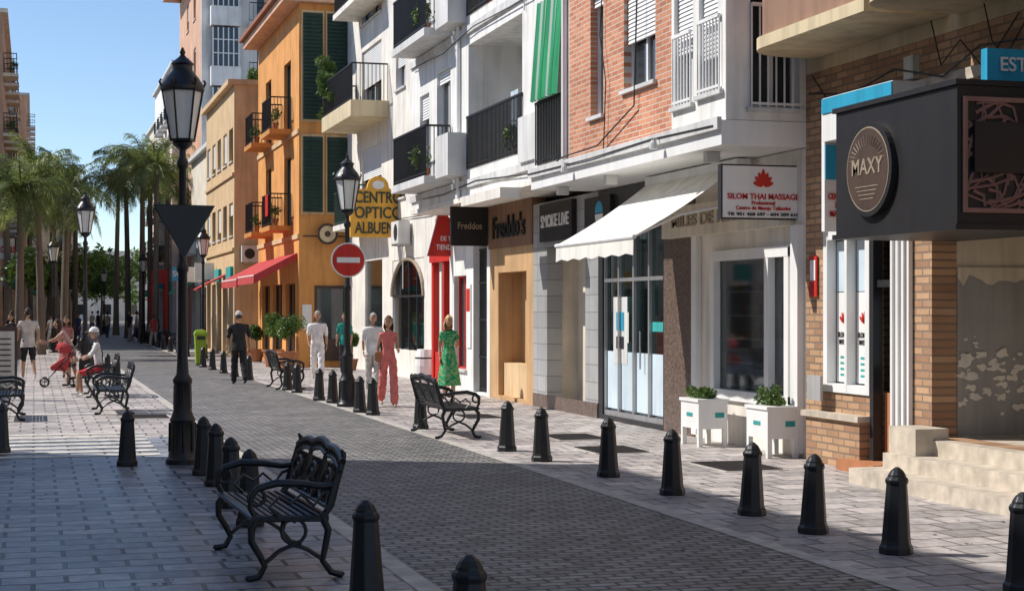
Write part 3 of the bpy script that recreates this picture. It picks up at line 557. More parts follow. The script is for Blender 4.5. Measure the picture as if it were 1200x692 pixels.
pts=[(xa,za),(xb,za),(xb,zb-.05),(xb-.1,zb),(xm+.35,zb)]+[(xm+.3*cos(t*pi/10),zb+.05+.32*sin(t*pi/10)) for t in range(11)]+[(xm-.35,zb),(xa+.1,zb),(xa,zb-.05)]
mb_=g.p('board','sign_orange'); n=len(pts); k=len(mb_.v); mb_.v+=[(x,Ys-.08,z) for x,z in pts]+[(x,Ys+.08,z) for x,z in pts]
mb_.face([k+i for i in range(n)]); mb_.face([k+n+i for i in range(n)][::-1])
for i in range(n): j=(i+1)%n; mb_.face((k+i,k+j,k+n+j,k+n+i))
for i,s_ in enumerate(('CENTRO','OPTICO','ALBUENA')): g.text(s_,(xm,Ys-.1,zb-.24-.42*i),.44,'green_shutter','C',.01,maxw=(xb-xa)*.84)
g.p('emblem','white_paint').poly([(xm+.17*cos(t*pi/8),Ys-.09,zb+.12+.12*sin(t*pi/8)) for t in range(16)])
g.p('bracket','black_iron').box(xb,XC,Ys-.02,Ys+.02,zb-.3,zb-.25); g.done()
# ---------------------------------------------------------------- BUILDING D orange
g=G('orange_townhouse',(10,56,0)); XD=8.1; fu=SF(XD); Y0,Y1=51.5,61.3
ops=[]
for z in (4.6,7.75): ops+=[(53.2,54.7,z,z+2.3),(57.8,59.2,z,z+2.3)]
gr=[(52.3,54.3,.1,2.7),(55.2,57.4,.1,2.7),(58.2,60.2,.1,2.7)]
fac(g.p('wall','orange_plaster'),fu,Y0,Y1,0,11.6,ops+gr,.3)
for o in ops: win(g,fu,o,'green_shutter',sill=False,shut=.0); balcony(g,fu,o[0]-.3,o[1]+.3,o[2]-.02,.75,1.05,'orange_deep'); potplant(g,fu,o[0]+.1,o[2],.5,.25)
g.p('laundry','red_paint').fb(fu,53.1,53.7,4.9,5.6,.76,.78)
for o in gr: win(g,fu,o,'brown_sign',sill=False)
fs=CF(Y0-.006); x0=XD+.004; x1=XC+.6
fac(g.p('side_wall','orange_plaster'),fs,x0,x1,0,11.59,[],.25)
for (z0,z1) in ((4.95,7.35),(7.9,11.3)):
    for (a,b2) in ((XD+.12,XD+.75),(XD+.9,x1-.02)):
        g.p('screen_frames','tan_plaster').fb(fs,a-.05,b2+.05,z0-.08,z1+.08,.001,.06)
        g.p('screen_back','green_shutter').fb(fs,a,b2,z0,z1,.061,.075); n=int((z1-z0)/.12)
        for i in range(n):
            v=z0+(z1-z0)*i/n; g.p('louvres','green_shutter').hexa([fs(a,v,.076),fs(b2,v,.076),fs(b2,v,.13),fs(a,v,.13),fs(a,v+.09,.076),fs(b2,v+.09,.076),fs(b2,v+.07,.085),fs(a,v+.07,.085)])
g.p('side_shop_window','brown_sign').fb(fs,XD+.5,XD+1.9,.2,2.6,.001,.04); g.p('side_shop_glass','glass').fb(fs,XD+.58,XD+1.82,.9,2.5,.041,.05); g.p('side_menu','white_paint').fb(fs,XD+.1,XD+.4,1.2,2.0,.001,.03)
g.p('cornice','salmon_plaster').box(XD-.55,x1,Y0-.35,Y1+.1,11.6,11.85); g.p('roof','roof_tile').box(XD-.7,XD+8,Y0-.45,Y1+.2,11.86,12.0)
g.p('core','orange_deep').box(XD+.3,XD+9,Y0+.25,Y1,0,11.58)
for zz in (4.1,7.45): g.p('band','tan_plaster').fb(fu,Y0,Y1,zz,zz+.15,.001,.05)
g.done()
g=G('round_sign',(8.8,51.2,4)); 
for (px,r) in ((384,.3),(418,.3)):
    X=yx(px,51.2); ring=[(X+r*cos(t*pi/12),51.2,yh(px,274,51.2)+r*sin(t*pi/12)) for t in range(24)]
    g.p('disc','yellow_cream').poly(ring); g.p('disc','yellow_cream').poly([(p[0],51.27,p[2]) for p in ring]); g.p('rim','brown_sign').tube(ring+[ring[0]],.04,6)
    g.p('eye','brown_sign').poly([(X+.1*cos(t*pi/6),51.19,yh(px,274,51.2)+.1*sin(t*pi/6)) for t in range(12)])
g.p('bar','brown_sign').box(8.2,9.9,51.28,51.33,4.15,4.2)
g.done()
for (ya,yb,z1) in ((51.8,56.0,3.65),(56.4,61.0,3.6)):
    g=G('cafe_awning',(7.5,ya,3)); n=14
    for i in range(n):
        a=ya+(yb-ya)*i/n;b2=ya+(yb-ya)*(i+1)/n
        g.p('canopy','awning_red').poly([(8.08,a,z1),(8.08,b2,z1),(6.7,b2,z1-.72),(6.7,a,z1-.72)]); g.p('valance','awning_red').poly([(6.7,a,z1-.725),(6.7,b2,z1-.725),(6.69,b2,z1-1.0+.03*(i%2)),(6.69,a,z1-1.0+.03*((i+1)%2))])
    g.p('canopy_end','awning_red').poly([(8.08,ya,z1),(6.7,ya,z1-.72),(6.7,ya,z1-1),(8.08,ya,z1-.2)])
    g.p('bar','white_paint').tube([(6.71,ya,z1-.73),(6.71,yb,z1-.73)],.025,6); g.done()
# ---------------------------------------------------------------- generic buildings
def generic(name,x,y0,y1,h,wall,side='L',fh=3.0,nw=4,bal=.4,dep=10,seed=1,first=4.2,sidewin=0,trim='pale_grey',ww=1.1,wh=1.5):
    random.seed(seed); g=G(name,(x+(dep/2 if side=='L' else -dep/2),(y0+y1)/2,0)); fr=SF(x) if side=='L' else LF(x); s=1 if side=='L' else -1
    ops=[];gro=[]; sp=(y1-y0)/nw
    for i in range(nw):
        gro.append((y0+sp*(i+.12),y0+sp*(i+.88),.1,2.9))
        z=first
        while z+wh+.6<h:
            ops.append((y0+sp*(i+.5)-ww/2,y0+sp*(i+.5)+ww/2,z+.5,z+.5+wh)); z+=fh
    fac(g.p('wall',wall),fr,y0,y1,0,h,ops+gro,.3)
    for o in ops:
        b_=R()<bal; win(g,fr,o,shut=U(0,1) if R()<.6 else 0,fm=random.choice(['white_paint','brown_sign','green_shutter']),sill=not b_)
        if b_:
            balcony(g,fr,o[0]-.4,o[1]+.4,o[2]-.05,.7,1.0,trim,sp=.14)
            if R()<.4: potplant(g,fr,o[0]+.1,o[2]-.04,.45,.3)
        elif R()<.2: acunit(g,fr,o[1]+.15,o[2]-.1)
    z=first-.1
    while z<h-1 and name[:3]=='tan': g.p('floor_band',trim).fb(fr,y0,y1,z,z+.12,.001,.08); z+=fh
    for o in gro: win(g,fr,o,random.choice(['frame_dark','white_paint','brown_sign']),sill=False,d=.2)
    for k,o in enumerate(gro): 
        m=random.choice(['awning_cream','awning_red','teal','blue_sign','white_paint','sign_orange','brown_sign'])
        if k%2==0: g.p('shop_fascia',m).fb(fr,o[0],o[1],3.0,3.5,.002,.12)
        elif R()<.6:
            m=random.choice(['awning_cream','awning_red','green_cloth','awning_cream']); g.p('shop_awning',m).hexa([fr(o[0],3.2,.01),fr(o[1],3.2,.01),fr(o[1],2.6,1.2),fr(o[0],2.6,1.2),fr(o[0],3.26,.01),fr(o[1],3.26,.01),fr(o[1],2.66,1.2),fr(o[0],2.66,1.2)])
        else:
            m=random.choice(['white_paint','red_paint','blue_sign','sign_orange','teal']); g.p('blade_sign',m).fb(fr,o[0]-.2,o[0]-.1,3.1,3.8,.1,.9)
    xa,xb=(x+.3,x+dep) if s==1 else (x-dep,x-.3)
    g.p('core',wall).box(xa,xb,y0+.001,y1,0,h-.01)
    fs=CF(y0-.006); xs=(x+.004,x+dep) if s==1 else (x-dep,x-.004); so=[]
    if sidewin:
        z=first
        while z+wh+.6<h:
            for k in range(sidewin): 
                u=xs[0]+(k+.6)*2.2 if s==1 else xs[1]-(k+.6)*2.2-1
                so.append((u,u+1.1,z+.5,z+.5+wh))
            z+=fh
    fac(g.p('side_wall',wall),fs,xs[0],xs[1],0,h-.001,so,.005)
    for o in so:
        g.p('side_glass','glass').fb(fs,*o,-.004,.004) ; g.p('side_frames','white_paint').fb(fs,o[0]-.06,o[1]+.06,o[2]-.08,o[2]-.001,.0,.06); g.p('side_frames','white_paint').fb(fs,(o[0]+o[1])/2-.03,(o[0]+o[1])/2+.03,o[2],o[3],.005,.03)
        if R()<.6: g.p('side_shutter','curtain').fb(fs,o[0],o[1],o[3]-U(.3,1.3),o[3],.005,.02)
    if s==1: g.p('cornice',trim).box(x-.25,x+dep,y0-.1,y1,h,h+.2)
    else: g.p('cornice',trim).box(x-dep,x+.25,y0-.1,y1,h,h+.2)
    for k in range(3):
        X=x+s*U(2,dep-2); Y=U(y0+1,y1-1); g.p('roof_units',random.choice(['ac_unit','white_plaster'])).box(X,X+U(.8,1.6),Y,Y+1.2,h+.2,h+U(.9,1.8))
    X=x+s*2; Y=(y0+y1)/2; a=g.p('antenna','steel'); a.tube([(X,Y,h+.2),(X,Y,h+3)],.025,5)
    for k in range(4): a.tube([(X-.5,Y,h+2.2+.2*k),(X+.5,Y,h+2.2+.2*k)],.012,4)
    g.done(); return g
generic('tan_apartment_building',7.4,63,73.5,10.5,'tan_plaster',nw=5,fh=2.9,bal=0,seed=3,ww=1.3,wh=1.3,dep=4.5,trim='tan_plaster')
g=G('air_conditioner',(7.8,62.9,4.2)); fs=CF(62.99); a,b2=yx(282,63),yx(306,63); za,zb=yh(294,307,63),yh(294,288,63); g.p('case','ac_unit').fb(fs,a,b2,za,zb,.03,.4)
g.p('fan_grille','frame_dark').poly([(a+.3+.2*cos(t*pi/8),62.99-.405,(za+zb)/2+.2*sin(t*pi/8)) for t in range(16)]); g.p('bracket','steel').fb(fs,a+.05,b2-.05,za-.05,za-.001,.0,.4); g.done()
generic('cream_apartment_building',7.7,73.6,84,9.2,'cream_plaster',nw=4,bal=.6,seed=5,dep=8)
g=G('salmon_tower_building',(12,90,0)); Yt=85; xa,xb=yx(236,Yt),yx(336,Yt)+4; fs=CF(Yt-.006)
fac(g.p('front','white_plaster'),fs,xa+.004,xb,0,20,[],.24); g.p('core','salmon_plaster').box(xa+.35,xb,Yt+.25,Yt+13,0,19.9)
for k in range(5):
    z=4.3+k*3.1
    a,b2=yx(248,Yt),yx(278,Yt); g.p('bay','white_plaster').fb(fs,a-.1,b2+.1,z-.25,z+.75,.001,.75); g.p('bay_glass','glass').fb(fs,a,b2,z+.75,z+2.75,.001,.68)
    for i in range(6):
        u=a+(b2-a)*i/5; g.p('bay_frames','white_paint').fb(fs,u-.03,u+.03,z+.75,z+2.75,.681,.72)
    for v in (1.4,2.1): g.p('bay_frames','white_paint').fb(fs,a,b2,z+v,z+v+.05,.681,.715)
    a=yx(290,Yt); g.p('slab','pale_grey').fb(fs,a,xb,z-.2,z,.001,.8); rail(g.p('railing','rail_iron'),fs,a,xb,z,1,.75,.2)
    g.p('doors','glass').fb(fs,a+.5,a+2.2,z+.05,z+2.2,.001,.02)
tw=[(Yt+3+4*i,Yt+4.3+4*i,5+3.1*k,6.6+3.1*k) for i in range(2) for k in range(5)]
fu=SF(xa); fac(g.p('street_wall','salmon_plaster'),fu,Yt+.25,Yt+13,0,19.9,tw,.3)
for o in tw: win(g,fu,o,shut=U(0,.7))
g.p('eaves','salmon_plaster').box(xa-1.0,xb,Yt-.8,Yt+13,20,20.3); g.p('penthouse_wall','salmon_plaster').box(xa+3.2,xb,Yt-.3,Yt-.01,16.5,20); g.done()
generic('white_apartment_building',7.9,98.5,112,12,'white_plaster',nw=4,bal=.6,seed=8,dep=9,sidewin=1)
generic('cream_apartment_building',9.5,112.5,128,13,'warm_white',nw=5,bal=.5,seed=9,dep=9,sidewin=1)
generic('white_apartment_building',10.5,128.5,150,21,'white_plaster',nw=6,bal=.5,seed=12,dep=14,sidewin=0)
generic('cream_apartment_building',11.5,151,175,20,'cream_plaster',nw=6,bal=.8,seed=13,dep=12,sidewin=3)
generic('tan_apartment_building',15.5,176,205,16,'warm_white',nw=7,bal=.6,seed=14,dep=12)
generic('white_apartment_building',23,206,255,14,'cream_plaster',nw=8,bal=.6,seed=15,dep=12,sidewin=2)
generic('brown_apartment_building',-1.5,84,106,16.5,'brown_plaster','R',nw=6,bal=.9,seed=21,trim='cream_plaster',sidewin=3)
generic('tan_apartment_building',-1.9,106.5,135,20,'cream_plaster','R',nw=7,bal=.7,seed=22,sidewin=3)
generic('cream_apartment_building',-.6,136,170,19,'salmon_plaster','R',nw=8,bal=.7,seed=23,sidewin=3)
generic('tan_apartment_building',4.0,171,215,16,'cream_plaster','R',nw=9,bal=.6,seed=24,sidewin=3)
generic('cream_apartment_building',-11.5,31,83,12,'cream_plaster','R',nw=14,bal=.5,seed=25)
generic('white_apartment_building',-5.0,-14,24.3,12.6,'white_plaster','R',nw=10,bal=.3,seed=26,dep=14)  # unseen building, placed and sized so its shadow covers the foreground
random.seed(5)
g=G('distant_building',(25,270,0)); fac(g.p('wall','warm_white'),CF(262),0,60,0,11,[(2+4*i,3.6+4*i,1+3*k,2.6+3*k) for i in range(14) for k in range(3)],.3); g.p('glass','glass').fb(CF(262),0,60,0,10.9,-.4,-.3); g.p('body','warm_white').box(0,60,262.4,275,0,11); g.done()
g=G('shop_sign',(-1,78,5)); x0,y0=zt(-8,76); x1,y1=zt(17,76); Y=y0; g.p('panel','white_paint').box(x0,x1,Y,Y+.15,yh(8,303,Y),yh(8,279,Y)); g.text('copas',((x0+x1)/2+.1,Y-.02,yh(8,291,Y)),.6,'red_paint',maxw=.85); g.p('post','rail_iron').tube([(x0+.2,Y+.1,0),(x0+.2,Y+.1,4.6)],.05,8); g.done()
g=G('shop_awning',(-1,80,3.5)); 
g.p('canopy','teal').hexa([(-1.5,84.5,3.3),(-.3,84.5,2.8),(-.3,92,2.8),(-1.5,92,3.3),(-1.5,84.5,3.5),(-.3,84.5,2.9),(-.3,92,2.9),(-1.5,92,3.5)]); g.done()
# ---------------------------------------------------------------- street furniture
def bollard_mesh():
    mb=MB(); r=pi/8
    mb.lathe([(.125,0),(.13,.015),(.13,.055),(.117,.075),(.111,.1),(.08,.53),(.088,.54),(.09,.563),(.08,.578),(.07,.585),(.068,.6),(.05,.63),(.02,.655),(.012,.66)],n=8,rot=r)
    me=mb.mesh('bollard',[M['bollard_iron']]); return me
BM=bollard_mesh()
def bol(X,Y):
    o=addobj('bollard',BM,(X,Y,-.004),U(-.12,.12)); o.rotation_euler[0]=U(-.015,.015); o.rotation_euler[1]=U(-.015,.015); md=o.modifiers.new('b','BEVEL'); md.width=.006; md.segments=2
for px,py in ((1050,648),(953,624),(881,603),(788,579),(713,558),(635,540),(594,528),(493,502),(437,486),(422,483),(390,472),(374,469),(348,460),(337,457),(292,445),(275,441),(262,437),(249,433),(238,430)): bol(*gp(px,py))
for px,t in ((1199,575),(430,584),(550,648),(293,525),(270,511),(253,495),(238,487),(149,480),(1,470)):
    bol(*zt(px,(CH-.66)*FL/(t-HZ)))
for i in range(14): bol(5.7+cv(64+4*i),64+4*i); bol(1.9+cv(40+5*i),40+5*i)
def lampmeshes():
    a=MB()
    prof=[(.2,0),(.2,.06),(.17,.09),(.165,.14),(.15,.16),(.145,.5),(.155,.53),(.13,.58),(.105,.66),(.1,.95),(.115,.98),(.115,1.02),(.075,1.08),(.06,1.3),(.055,2.3),(.07,2.33),(.07,2.38),(.05,2.42),(.045,3.55),(.065,3.58),(.07,3.64),(.04,3.7),(.04,3.78),(.11,3.84),(.12,3.87),(.09,3.9)]
    a.lathe(prof,n=16)
    for k in range(8):
        t=2*pi*k/8; a.tube([(.15*cos(t),.15*sin(t),.15),(.145*cos(t),.145*sin(t),.5)],.02,5); a.tube([(.1*cos(t),.1*sin(t),.66),(.095*cos(t),.095*sin(t),.95)],.012,5)
    for k in range(6):
        t=2*pi*k/6; t2=2*pi*(k+1)/6
        a.tube([(.14*cos(t),.14*sin(t),3.9),(.24*cos(t),.24*sin(t),4.5)],.012,5)
        a.tube([(.14*cos(t),.14*sin(t),3.9),(.14*cos(t2),.14*sin(t2),3.9)],.018,5); a.tube([(.24*cos(t),.24*sin(t),4.5),(.24*cos(t2),.24*sin(t2),4.5)],.02,5)
        a.tube([(.24*cos(t),.24*sin(t),4.52),(.27*cos(t),.27*sin(t),4.6),(.25*cos(t),.25*sin(t),4.63)],.014,5)
    a.lathe([(.26,4.5),(.265,4.53),(.24,4.58),(.19,4.66),(.13,4.73),(.12,4.75),(.12,4.8),(.14,4.82),(.1,4.86),(.05,4.9),(.025,4.93),(.035,4.96),(.01,5.02)],n=12)
    gl=MB(); gl.lathe([(.13,3.91),(.228,4.5)],n=6)
    return a.mesh('post',[M['black_iron']],True),gl.mesh('lantern_glass',[M['lamp_glass']])
LM,LG=lampmeshes()
def lamp(X,Y,h=5.0):
    e=bpy.data.objects.new('street_lamp',None); col.objects.link(e); e.location=(X,Y,0)
    for n,m in (('post',LM),('lantern_glass',LG)):
        o=bpy.data.objects.new(n,m); col.objects.link(o); o.parent=e; o.scale=(1,1,h/5.02)
    return e
LM.set_sharp_from_angle(angle=radians(40))
lx,ly=gp(214,543); lamp(lx,ly,4.98); l2x,l2y=gp(407,476); lamp(l2x,l2y,4.8); lamp(*zt(100,43.4))
for px,z in ((238,61),(63,69),(168,88),(45,95),(190,110),(122,120),(80,120)): lamp(*zt(px,z))
g=G('triangular_traffic_sign',(lx,ly,3))
zc=3.08; a=(lx-.34,ly-.12,zc);b2=(lx+.36,ly-.12,zc);c=(lx+.01,ly-.12,zc-.62)
g.p('plate','frame_dark').poly([a,b2,c]); g.p('plate','frame_dark').poly([(p[0],p[1]-.02,p[2]) for p in (a,b2,c)]); g.p('rim','black_iron').tube([a,b2,c,a],.015,5)
g.p('clamps','steel').box(lx-.08,lx+.08,ly-.115,ly+.08,2.95,2.99); g.p('clamps','steel').box(lx-.08,lx+.08,ly-.115,ly+.08,2.6,2.64)
g.done()
g=G('no_entry_sign',(l2x,l2y,2.8)); zc=CH+(HZ-305)*31/FL; yy=l2y-.1
ring=lambda r,y:[(l2x+r*cos(t*pi/16),y,zc+r*sin(t*pi/16)) for t in range(32)]
g.p('rim','white_paint').poly(ring(.325,yy-.01)); g.p('rim','white_paint').tube(ring(.32,yy)+[ring(.32,yy)[0]],.012,5); g.p('disc','red_paint').poly(ring(.305,yy-.014)); g.p('bar','white_paint').box(l2x-.22,l2x+.22,yy-.022,yy-.016,zc-.05,zc+.05); g.p('clamp','steel').box(l2x-.07,l2x+.07,yy+.002,yy+.16,zc-.03,zc+.03); g.done()
x,y=zt(208,60); g=G('parking_sign',(x,y,2.8)); g.p('post','steel').tube([(x,y,0),(x,y,3.4)],.03,8); g.p('plate','blue_sign').box(x-.2,x+.2,y-.06,y-.04,2.9,3.4); g.text('SO',(x,y-.065,3.15),.3,'white_paint'); g.done()
def arc(cx,cz,r,a0,a1,y,n=8): return [(cx+r*cos(a0+(a1-a0)*i/n),y,cz+r*sin(a0+(a1-a0)*i/n)) for i in range(n+1)]
def bench_mesh():
    m=MB(); Lh=.8
    for y in (-Lh+.03,Lh-.03):
        m.tube([(-.24,y,.43),(-.29,y,.36),(-.29,y,.27),(-.23,y,.17),(-.2,y,.1),(-.24,y,.03),(-.31,y,.018),(-.33,y,.03)],[.028,.028,.026,.024,.022,.024,.024,.015],8)
        m.tube([(.2,y,.42),(.24,y,.33),(.22,y,.22),(.2,y,.12),(.26,y,.04),(.33,y,.018),(.35,y,.03)],[.028,.026,.024,.022,.024,.024,.015],8)
        m.tube([(-.2,y,.12),(-.1,y,.2),(0,y,.24),(.1,y,.2),(.2,y,.13)],.016,6)
        m.tube(arc(0,.33,.085,0,2*pi,y,14),.013,6)
        m.tube([(-.27,y,.425),(.24,y,.41)],.024,6)
        m.tube([(-.26,y,.43),(-.3,y,.5),(-.29,y,.58),(-.25,y,.63),(-.12,y,.665),(.05,y,.655),(.2,y,.63),(.29,y,.64)],[.02,.02,.022,.026,.028,.026,.022,.02],8)
        m.tube(arc(-.255,.57,.055,pi*.6,pi*2.3,y,10),.014,6)
        m.tube([(-.1,y,.43),(-.17,y,.5),(-.1,y,.57),(-.02,y,.52),(.05,y,.58),(.14,y,.5),(.2,y,.58),(.26,y,.6)],.013,6)
        m.tube([(.2,y,.42),(.26,y,.5),(.3,y,.65),(.345,y,.8),(.35,y,.85),(.33,y,.88)],[.026,.024,.022,.02,.018,.01],8)
    for i in range(10):
        x=-.255+i*.052; m.box(x-.015,x+.015,-Lh,Lh,.428-.012*sin(pi*i/9),.446-.012*sin(pi*i/9))
    for i in range(13):
        y=-Lh+.06+i*(2*Lh-.12)/12; m.box(-.265,.22,y-.008,y+.008,.412,.43)
    m.tube([(-.28,-Lh,.43),(-.28,Lh,.43)],.022,6); m.tube([(0,-Lh,.4),(0,Lh,.4)],.014,6)
    def bx(z): return .21+(z-.42)*.33
    def top(y): return .80+.07*cos(y/Lh*pi*.5)+.025*abs(cos(y/Lh*pi*1.5))
    m.tube([(bx(.49),y*Lh,.49) for y in (-1,1)],.018,6)
    N=24; m.tube([(bx(top(-Lh+2*Lh*i/N)),-Lh+2*Lh*i/N,top(-Lh+2*Lh*i/N)) for i in range(N+1)],.024,6)
    m.tube([(bx(top(-Lh+2*Lh*i/N)-.07),-Lh+2*Lh*i/N,top(-Lh+2*Lh*i/N)-.07) for i in range(N+1)],.014,6)
    for i in range(18):
        y=-Lh+2*Lh*(i+.5)/18; z=top(y)-.035; m.tube([(bx(z)-.002,y+.035*cos(t*pi/4),z+.026*sin(t*pi/4)) for t in range(9)],.009,5)
    for k in range(4):
        y0=-Lh+.02+k*(2*Lh-.04)/3; m.tube([(bx(.49),y0,.49),(bx(.8),y0,.81)],.018,6)
    for k in range(3):
        yc=-Lh+(k+.5)*2*Lh/3; w=Lh/3-.02
        for s in (-1,1):
            for q in range(-2,3):
                a=yc+q*w/2.5; z0,z1=.49,.76
                ya=max(yc-w,min(yc+w,a-s*.12)); yb=max(yc-w,min(yc+w,a+s*.12)); zm=.625
                m.tube([(bx(z0),ya,z0),(bx(zm),(ya+yb)/2+.03*s,zm),(bx(z1),yb,z1)],.013,5)
        for (ry,rz,r_) in ((.13,.1,.016),(.06,.045,.014)):
            pts=[]
            for t in range(15): th=2*pi*t/14; z=.625+rz*sin(th); pts.append((bx(z)-.004,yc+ry*cos(th),z))
            m.tube(pts,r_,6)
    me=m.mesh('park_bench',[M['black_iron']],True); me.set_sharp_from_angle(angle=radians(50)); return me
BE=bench_mesh()
def bench(x,y,rot=0): return addobj('park_bench',BE,(x,y,0),rot)
bench(1.68,11.85,radians(2)); bench(5.82,23.2,pi); x,y=zt(335,38); bench(x,y,pi)
x,y=zt(131,29.2); bench(x,y,0); sx_,sy_=zt(118,34.6); bench(sx_,sy_,0); x,y=zt(6,27.5); bench(x,y,pi)
for px,z in ((203,78),(192,84)): bench(*zt(px,z),pi)
def planter(px,py,w=.42,l=.62):
    X,Y=gp(px,py); g=G('planter_box',(X,Y,0)); b_=g.p('box','white_paint'); b_.box(X-w/2,X+w/2,Y-l/2,Y+l/2,.24,.6); b_.box(X-w/2-.02,X+w/2+.02,Y-l/2-.02,Y+l/2+.02,.601,.64)
    for a in (-1,1):
        for c in (-1,1): g.p('legs','white_paint').box(X+a*(w/2-.03)-.03,X+a*(w/2-.03)+.03,Y+c*(l/2-.03)-.03,Y+c*(l/2-.03)+.03,0,.24)
    g.p('label','teal').box(X-w/2-.006,X-w/2-.001,Y-.1,Y+.1,.4,.45); g.p('label','teal').box(X+.03,X+.16,Y-l/2-.006,Y-l/2-.001,.39,.46)
    lc=g.p('plant','leaf'); leafcloud(lc,(X,Y-.1,.72),.17,900,.024); leafcloud(lc,(X,Y+.15,.72),.17,900,.024); g.done()
planter(825,521); planter(905,534)
def pot(px,z,r,h,tr,bm='terracotta',n=2600,trunk=.3):
    X,Y=zt(px,z); g=G('potted_shrub',(X,Y,0)); g.p('pot',bm).lathe([(r*.65,0),(r*.7,.03),(r*.98,h*.9),(r*1.08,h*.91),(r*1.08,h),(r*.9,h),(r*.88,h-.05)],(X,Y,0),16)
    g.p('stem','bark').tube([(X,Y,h-.1),(X+.02,Y,h+trunk+tr*.5)],.03,6); leafcloud(g.p('foliage','leaf'),(X,Y,h+trunk+tr),tr,n,.05,clumps=16); g.done()
pot(320,52,.34,.55,.46); pot(338,50,.34,.55,.5); pot(300,57,.3,.45,.3); pot(412,49,.2,.35,.25)
X,Y=zt(499,41); g=G('barrel_planter',(X,Y,0)); g.p('barrel','white_paint').lathe([(.22,0),(.27,.2),(.29,.42),(.27,.65),(.22,.84),(.18,.84)],(X,Y,0),16); g.p('hoops','frame_dark').lathe([(.268,.16),(.272,.2)],(X,Y,0),16); g.p('hoops','frame_dark').lathe([(.275,.6),(.272,.64)],(X,Y,0),16); g.done()
X,Y=zt(235,53.5); g=G('litter_bin',(X,Y,0)); g.p('body','lime').lathe([(.2,.05),(.22,.1),(.27,.95),(.28,1.0)],(X,Y,0),4,pi/4); g.p('lid','lime').lathe([(.3,1.0),(.3,1.06),(.2,1.16),(.05,1.18)],(X,Y,0),4,pi/4); g.p('opening','frame_dark').box(X-.13,X+.13,Y-.21,Y-.19,.85,.96); g.p('base','frame_dark').box(X-.15,X+.15,Y-.15,Y+.15,0,.05); g.done()
X,Y=zt(187,84); g=G('red_shop_canopy',(X,Y,0)); g.p('frame','red_paint').box(X-.35,X+.4,Y,Y+1.5,3.2,3.9); g.p('panel','red_paint').box(X-.3,X-.15,Y,Y+.1,0,3.2)
for a in (-.33,.34): g.p('posts','red_paint').box(X+a-.06,X+a+.06,Y,Y+.12,0,3.19); g.p('posts','red_paint').box(X+a-.06,X+a+.06,Y+1.3,Y+1.42,0,3.19)
g.done()
X,Y=zt(2,33); g=G('menu_board',(X,Y,0)); g.p('frame','brown_sign').box(X-.3,X+.3,Y,Y+.05,.1,1.5); g.p('paper','curtain').box(X-.25,X+.25,Y-.008,Y-.002,.25,1.4)
for k in range(9): g.p('menu_lines','brown_sign').box(X-.2,X+.18,Y-.012,Y-.009,.35+.11*k,.38+.11*k)
g.p('legs','brown_sign').tube([(X-.25,Y+.4,0),(X-.25,Y+.03,1.4)],.02,5); g.p('legs','brown_sign').tube([(X+.25,Y+.4,0),(X+.25,Y+.03,1.4)],.02,5); g.done()
g=G('balcony_plants',(8.7,47.5,8.2)); leafcloud(g.p('foliage','leaf'),(8.75,49.6,8.6),.55,1800,.06); leafcloud(g.p('foliage','leaf'),(8.7,48.2,8.2),.3,700,.05); leafcloud(g.p('foliage','leaf'),(8.7,50.2,9.4),.4,800,.05); leafcloud(g.p('foliage','leaf'),(8.6,49.9,7.9),.35,700,.05); g.p('pots','terracotta').box(8.62,8.9,48,50,7.76,7.95); g.done()
g=G('roof_plants',(9,64,11)); leafcloud(g.p('foliage','leaf'),(10.2,65,11.6),.8,2200,.1); leafcloud(g.p('foliage','leaf'),(8.6,66,11.2),.5,900,.08); g.p('tub','terracotta').box(9.8,10.7,64.6,65.4,10.7,11.1); g.done()
# ---------------------------------------------------------------- palms
def palm_mesh(seed,H,L=2.3,nf=28):
    random.seed(seed); m=MB(); m.cm=0
    lean=U(-.3,.3); pts=[(lean*(i/10)**2,lean*.4*(i/10),H*i/10) for i in range(11)]
    m.tube(pts,[.18-.07*(i/10)+(.05 if i==0 else 0)+.008*(i%2) for i in range(11)],10)
    top=Vector(pts[-1]); m.cm=1
    for k in range(nf):
        az=2*pi*k/nf*2.4+U(-.25,.25); el=radians(U(-25,80)); Lk=L*U(.75,1.2); p=top+Vector((0,0,.1)); d=Vector((cos(az)*cos(el),sin(az)*cos(el),sin(el))); seg=14; pr=[p.copy()]
        for i in range(seg):
            d=(d+Vector((0,0,-.105-.03*i/seg))).normalized(); p=p+d*Lk/seg; pr.append(p.copy())
        m.tube(pr,[.03*(1-i/(seg+1)) +.006 for i in range(seg+1)],4)
        for i in range(2,seg*4):
            f=i/4; a=int(f); 
            if a>=seg: break
            q=pr[a].lerp(pr[a+1],f-a); t=(pr[a+1]-pr[a]).normalized(); side=t.cross(Vector((0,0,1)))
            if side.length<.05: continue
            side.normalize(); ll=.52*sin(pi*min(1,(f/seg)*.85+.12))**.6
            for s in (-1,1):
                dd=(side*s*U(.5,1)+t*U(.2,.8)+Vector((0,0,U(-.6,.5)))).normalized(); w=t*.015; mid=q+dd*ll*.55+Vector((0,0,-.04)); tip=q+dd*ll*.95+Vector((0,0,-.22*U(.4,1.5)))
                m.poly([q-w,q+w,mid+w,mid-w]); m.poly([mid-w,mid+w,tip])
    return m.mesh('palm_tree',[M['bark'],M['palm']])
PM=[palm_mesh(1,6.2),palm_mesh(2,7.0),palm_mesh(3,6.6),palm_mesh(4,9.5,2.5),palm_mesh(5,8.8,2.4)]
random.seed(3)
